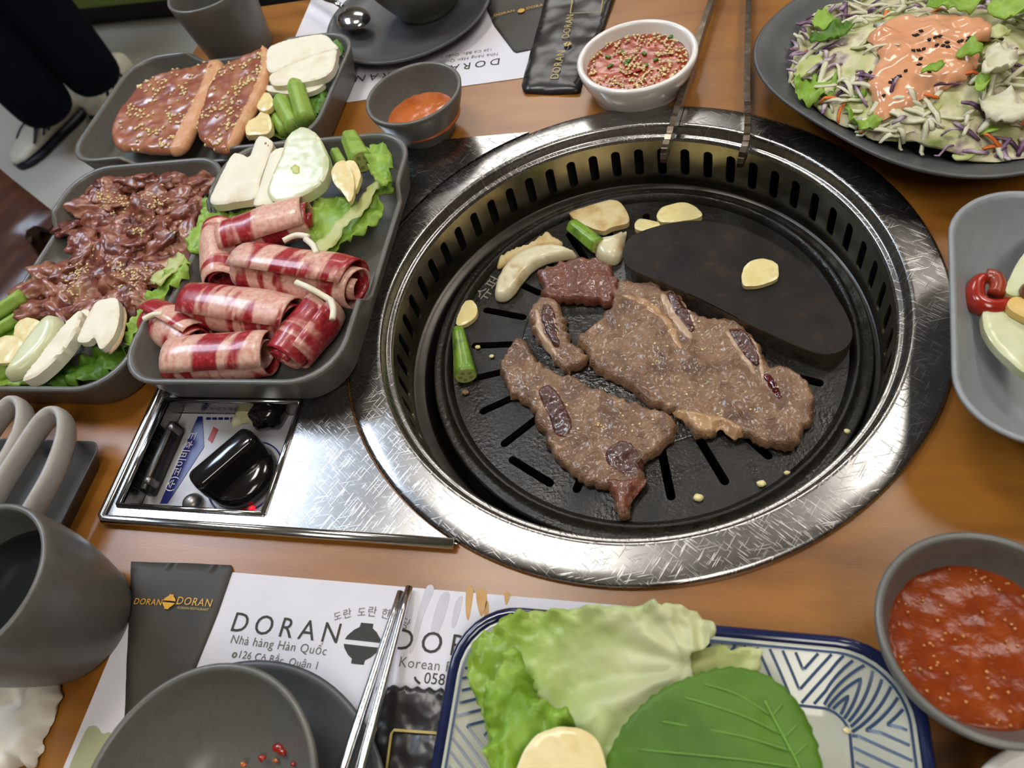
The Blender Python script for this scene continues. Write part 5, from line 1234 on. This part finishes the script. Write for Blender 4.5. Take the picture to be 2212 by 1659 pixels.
sleaf('bright green lettuce piece at the far left of the salad', [(1755, 45), (1775, 22), (1800, 40), (1810, 55), (1785, 68), (1760, 62)], .030, 'lettuce', 31)
sleaf('olive green lettuce piece below the bright far left one', [(1748, 80), (1780, 62), (1830, 50), (1845, 58), (1800, 85), (1760, 95)], .033, 'lettuce_dark', 32)
sleaf('pale yellow-green cabbage piece at the left salad edge', [(1715, 160), (1735, 135), (1775, 120), (1790, 126), (1765, 150), (1730, 172)], .028, 'lettuce_pale', 33)
sleaf('curled green lettuce piece at the left salad edge', [(1715, 190), (1730, 168), (1770, 165), (1805, 178), (1800, 205), (1770, 215), (1735, 220)], .027, 'lettuce', 34, ruf=.012)
sleaf('bright green curly lettuce at the near side of the salad', [(1825, 240), (1838, 222), (1870, 215), (1908, 222), (1912, 245), (1885, 262), (1900, 280), (1865, 284), (1838, 268)], .026, 'lettuce', 35, ruf=.012)
sleaf('white cabbage piece at the near side of the salad', [(1915, 212), (1940, 205), (1975, 222), (1998, 258), (1990, 272), (1950, 262), (1918, 245)], .031, 'cabbage', 36, .0015, .003)
sleaf('pale green cucumber-like piece beside the white cabbage', [(1975, 228), (2000, 212), (2030, 218), (2026, 245), (2000, 256), (1982, 246)], .030, 'lettuce_pale', 37, .0015, .002)
sleaf('white cabbage strip lying towards the near salad edge', [(1900, 300), (1960, 278), (2010, 255), (2040, 240), (2050, 256), (2020, 276), (1960, 292), (1905, 306)], .026, 'cabbage', 38)
sleaf('green lettuce piece on the dressing near the salad centre', [(1985, 160), (2005, 142), (2035, 132), (2040, 142), (2012, 156), (1992, 164)], .048, 'lettuce', 39, ruf=.003)
sleaf('green lettuce piece right of the dressing', [(2068, 108), (2085, 100), (2118, 104), (2122, 118), (2095, 122), (2078, 118)], .047, 'lettuce', 40)
sleaf('large light green lettuce piece at the top edge of the picture', [(2000, 12), (2040, -20), (2110, -25), (2130, 0), (2090, 25), (2040, 22)], .040, 'lettuce', 41)
sleaf('big pale green lettuce piece in the top right corner', [(2130, 20), (2170, -20), (2240, -30), (2260, 20), (2212, 34), (2160, 36)], .044, 'lettuce', 42)
sleaf('yellow-green lettuce piece at the right picture edge', [(2140, 70), (2165, 55), (2182, 60), (2172, 80), (2150, 88)], .046, 'lettuce_pale', 43)
sleaf('curled white cabbage piece right of the dressing', [(2120, 150), (2135, 105), (2165, 90), (2200, 110), (2195, 140), (2160, 160), (2140, 165)], .044, 'cabbage', 44, .0015, .010)
sleaf('green lettuce piece low at the right of the salad', [(2105, 200), (2110, 165), (2130, 160), (2134, 185), (2120, 205)], .040, 'lettuce', 45)
sleaf('green lettuce frill among the near right shreds', [(2118, 285), (2128, 255), (2145, 262), (2160, 280), (2140, 292)], .028, 'lettuce', 46)
sleaf('yellow cabbage end at the near edge of the salad', [(2058, 340), (2066, 322), (2100, 318), (2112, 330), (2104, 340), (2070, 344)], .020, 'lettuce_pale', 47, .0012, .002)
sleaf('white cabbage piece at the right picture edge', [(2110, 222), (2140, 205), (2212, 215), (2230, 250), (2180, 262), (2130, 245)], .037, 'cabbage', 48, .0015, .008)
dr = thing('salad_dressing', 'glossy peach-pink dressing poured over the salad', 'dressing', (SC0.x, SC0.y, .03))
dm = mesh('dressing', *slab(do_, lambda x, y: sal_z(x, y) + .0045, .0045, .0028, .006, .3, .0030, 75, 8), MAT['dressing'], dr)
trd = bvh([dm]); sv, sfc = seeds([(Vector((0, 0, 0)), Vector((0, 0, 1)))], .0019, .0012, .0009)
smesh = None
for x, y in [(1932, 144), (1940, 140), (1952, 134), (1963, 128), (1944, 136), (1880, 158), (1919, 166), (1990, 42), (1998, 38), (1984, 44), (1980, 86), (1992, 84), (2002, 82), (2012, 70), (2024, 66), (2036, 62), (2044, 74), (2054, 68), (2030, 76), (2056, 76), (2080, 64), (2100, 60), (2104, 54), (2086, 60), (1995, 104), (1993, 116), (2016, 128)]:
    g = at(x, y, .05); h, nn = drop(trd, g.x, g.y, .05)
    if smesh is None:
        s0 = mesh('black_sesame', sv, sfc, MAT['black_seed'], dr, origin=(0, 0, 0)); smesh = s0.data
    else: s0 = link(bpy.data.objects.new('black_sesame', smesh)); s0.parent = dr
    s0.location = h - wloc(dr); s0.rotation_euler = (0, 0, rs3.random() * 3)

# ------------------------------------------------------------------ background: bench, chair, person
bn = thing('bench', 'lime green upholstered bench on a base blackened for the shade below in the background', 'bench', (-1.3, 1.95, FZ))
b0, b1 = at(118, 28, -.655), at(400, 0, -.655); ba = math.atan2(b1.y - b0.y, b1.x - b0.x)
def bb_(u, v): d = (b1 - b0).normalized(); return (b0.x + d.x * u - d.y * v, b0.y + d.y * u + d.x * v)
c = bb_(.7, .28); mesh('seat', *box(c[0], c[1], -.475, 2.0, .56, .36, ba, .012), MAT['green_vinyl'], bn)
c = bb_(.7, .34); mesh('base', *box(c[0], c[1], (FZ - .655) / 2, 1.96, .54, -.655 - FZ, ba), MAT['shade_base'], bn, False)  # base coloured near black to paint the shadow under the seat

# dark chair at the left
ch = thing('dining_chair', 'dark brown wooden chair left of the trays', 'chair', (at(0, 520, -.30).x, at(0, 520, -.30).y, FZ))
so2, _ = outl([(-260, 150), (-100, 280), (20, 380), (116, 456), (102, 492), (72, 478), (50, 486), (46, 506), (86, 566), (20, 650), (-160, 760), (-420, 600)], -.29, smooth=False)
mesh('seat', *slab(so2, -.315, .025, .02, .004, .7), MAT['brown_wood'], ch, sharp=40)
for px_, py_ in ((75, 470), (55, 590), (-200, 240), (-300, 640)):
    p = at(px_, py_, -.30); mesh('leg', *box(p.x - .03, p.y - .02, (FZ - .315) / 2, .036, .036, -.315 - FZ, .5, .004), MAT['brown_wood'], ch)
mesh('stretcher', *tube([at(20, 508, -.35), at(150, 516, -.35)], .017, 10), MAT['brown_wood'], ch)
p, p2 = at(-270, 160, -.29), at(-420, 600, -.29); c = (p + p2) / 2
mesh('backrest', *box(c.x, c.y, -.05, (p2 - p).length, .024, .46, math.atan2(p2.y - p.y, p2.x - p.x), .008), MAT['brown_wood'], ch)

# standing person: dark trousers, white shoes
def skin(name, verts, edges, radii, mat, parent, sub=2):
    me = bpy.data.meshes.new(name); me.from_pydata(verts, edges, []); o = link(bpy.data.objects.new(name, me))
    md = o.modifiers.new('Skin', 'SKIN'); 
    for i, r in enumerate(radii): me.skin_vertices[0].data[i].radius = (r, r) if not isinstance(r, tuple) else r
    me.skin_vertices[0].data[0].use_root = True
    sd = o.modifiers.new('Sub', 'SUBSURF'); sd.levels = sub; sd.render_levels = sub
    dg = bpy.context.evaluated_depsgraph_get(); m2 = bpy.data.meshes.new_from_object(o.evaluated_get(dg))
    V = [tuple(v.co) for v in m2.vertices]; Fc = [tuple(p.vertices) for p in m2.polygons]; bpy.data.objects.remove(o)
    return mesh(name, V, Fc, mat, parent)
f1 = at(125, 262, FZ + .10); f2 = at(228, 195, FZ + .10)
pc = ((f1.x + f2.x) / 2 - .06, (f1.y + f2.y) / 2 + .03)
pn = thing('person', 'standing person in dark navy trousers and white striped shoes', 'person', (pc[0], pc[1], FZ))
def z(h): return FZ + h
hip = Vector((pc[0] - .10, pc[1] + .06))
A1v, A2v = (f1.x, f1.y), (f2.x, f2.y)
K1 = (f1.x * .65 + (hip.x - .05) * .35, f1.y * .65 + (hip.y - .06) * .35); K2 = (f2.x * .65 + (hip.x + .05) * .35, f2.y * .65 + (hip.y + .06) * .35)
BV = [(hip.x, hip.y, z(.95)), (hip.x - .04, hip.y - .08, z(.88)), (K1[0], K1[1], z(.48)), (A1v[0], A1v[1], z(.09)),
      (hip.x + .04, hip.y + .08, z(.88)), (K2[0], K2[1], z(.48)), (A2v[0], A2v[1], z(.09)),
      (hip.x, hip.y, z(1.20)), (hip.x, hip.y, z(1.42)), (hip.x, hip.y, z(1.53)), (hip.x + .01, hip.y, z(1.66)),
      (hip.x - .08, hip.y - .16, z(1.40)), (hip.x - .10, hip.y - .22, z(1.12)), (hip.x - .02, hip.y - .23, z(.88)),
      (hip.x + .08, hip.y + .16, z(1.40)), (hip.x + .10, hip.y + .22, z(1.12)), (hip.x + .14, hip.y + .20, z(.88))]
BE = [(0, 1), (1, 2), (2, 3), (0, 4), (4, 5), (5, 6), (0, 7), (7, 8), (8, 9), (9, 10), (8, 11), (11, 12), (12, 13), (8, 14), (14, 15), (15, 16)]
skin('body', BV, BE, [.12, .08, .055, .035, .08, .055, .035, .12, .11, .05, .09, .055, .04, .03, .055, .04, .03], MAT['skin'], pn)
skin('trousers', [BV[0], BV[1], (BV[1][0] * .5 + K1[0] * .5, BV[1][1] * .5 + K1[1] * .5, z(.68)), BV[2], (f1.x, f1.y, z(.17)), (f1.x, f1.y, z(.10)), BV[4], (BV[4][0] * .5 + K2[0] * .5, BV[4][1] * .5 + K2[1] * .5, z(.68)), BV[5], (f2.x, f2.y, z(.17)), (f2.x, f2.y, z(.10))],
     [(0, 1), (1, 2), (2, 3), (3, 4), (4, 5), (0, 6), (6, 7), (7, 8), (8, 9), (9, 10)], [.15, .115, .115, .105, .090, .078, .115, .115, .105, .090, .078], MAT['navy'], pn)
skin('sweater', [BV[7], BV[0], BV[8], BV[11], BV[12], (BV[13][0], BV[13][1], z(.95)), BV[14], BV[15], (BV[16][0], BV[16][1], z(.95))], [(0, 1), (0, 2), (2, 3), (3, 4), (4, 5), (2, 6), (6, 7), (7, 8)], [.15, .155, .13, .075, .06, .05, .075, .06, .05], MAT['shirt'], pn)
mesh('hair', *blob((hip.x - .01, hip.y, z(1.72)), (.10, .085, .09), 2, .1, 1.5, 3), MAT['hair'], pn)

def shoe(heel, toe, lift):
    """low trainer: sole, upper, crossed dark stripes"""
    h, t = Vector(heel), Vector(toe); d = (t - h); Ln = d.length; d.normalize(); s = Vector((-d.y, d.x))
    def ring_at(u, w, zlo, zhi):
        c = h + d * (u * Ln); out = []
        for k in range(16):
            a = 2 * PI * k / 16; y = w * math.cos(a); zz = (zlo + zhi) / 2 + (zhi - zlo) / 2 * max(-1, min(1, 1.25 * math.sin(a)))
            out.append((c.x + s.x * y, c.y + s.y * y, zz))
        return out
    us = [0, .06, .2, .4, .6, .78, .92, 1.0]; ws = [.022, .034, .038, .038, .044, .047, .038, .012]; hs = [.075, .090, .095, .088, .070, .055, .045, .035]
    so = mesh('shoe', *loft([ring_at(u, w, z(.022), z(hh)) for u, w, hh in zip(us, ws, hs)], True, True), MAT['shoe_white'], pn)
    mesh('sole', *loft([ring_at(u, w + .004, z(.001), z(.026)) for u, w, hh in zip(us, ws, hs)], True, True), MAT['shoe_navy'], so)
    for u0 in (.38, .52):
        for sg in (1, -1):
            for kk in (0, 1):
                p = []
                for i in range(7):
                    tt = i / 6; u = u0 + (.22 * tt if kk else -.02 * tt); c = h + d * (u * Ln); w = .0455; aa = 1.15 - tt * 1.1
                    p.append((c.x + s.x * sg * w * math.cos(aa), c.y + s.y * sg * w * math.cos(aa), z(.045) + .036 * math.sin(aa) + .004))
                mesh('stripe', *tube(p, .006, 6, .4), MAT['shoe_navy'], so)
    return so
shoe(tuple((at(172, 232, FZ + .02)).xy), tuple((at(40, 362, FZ + .01)).xy), 0)
shoe(tuple((at(285, 150, FZ + .02)).xy), tuple((at(205, 258, FZ + .01)).xy), 0)
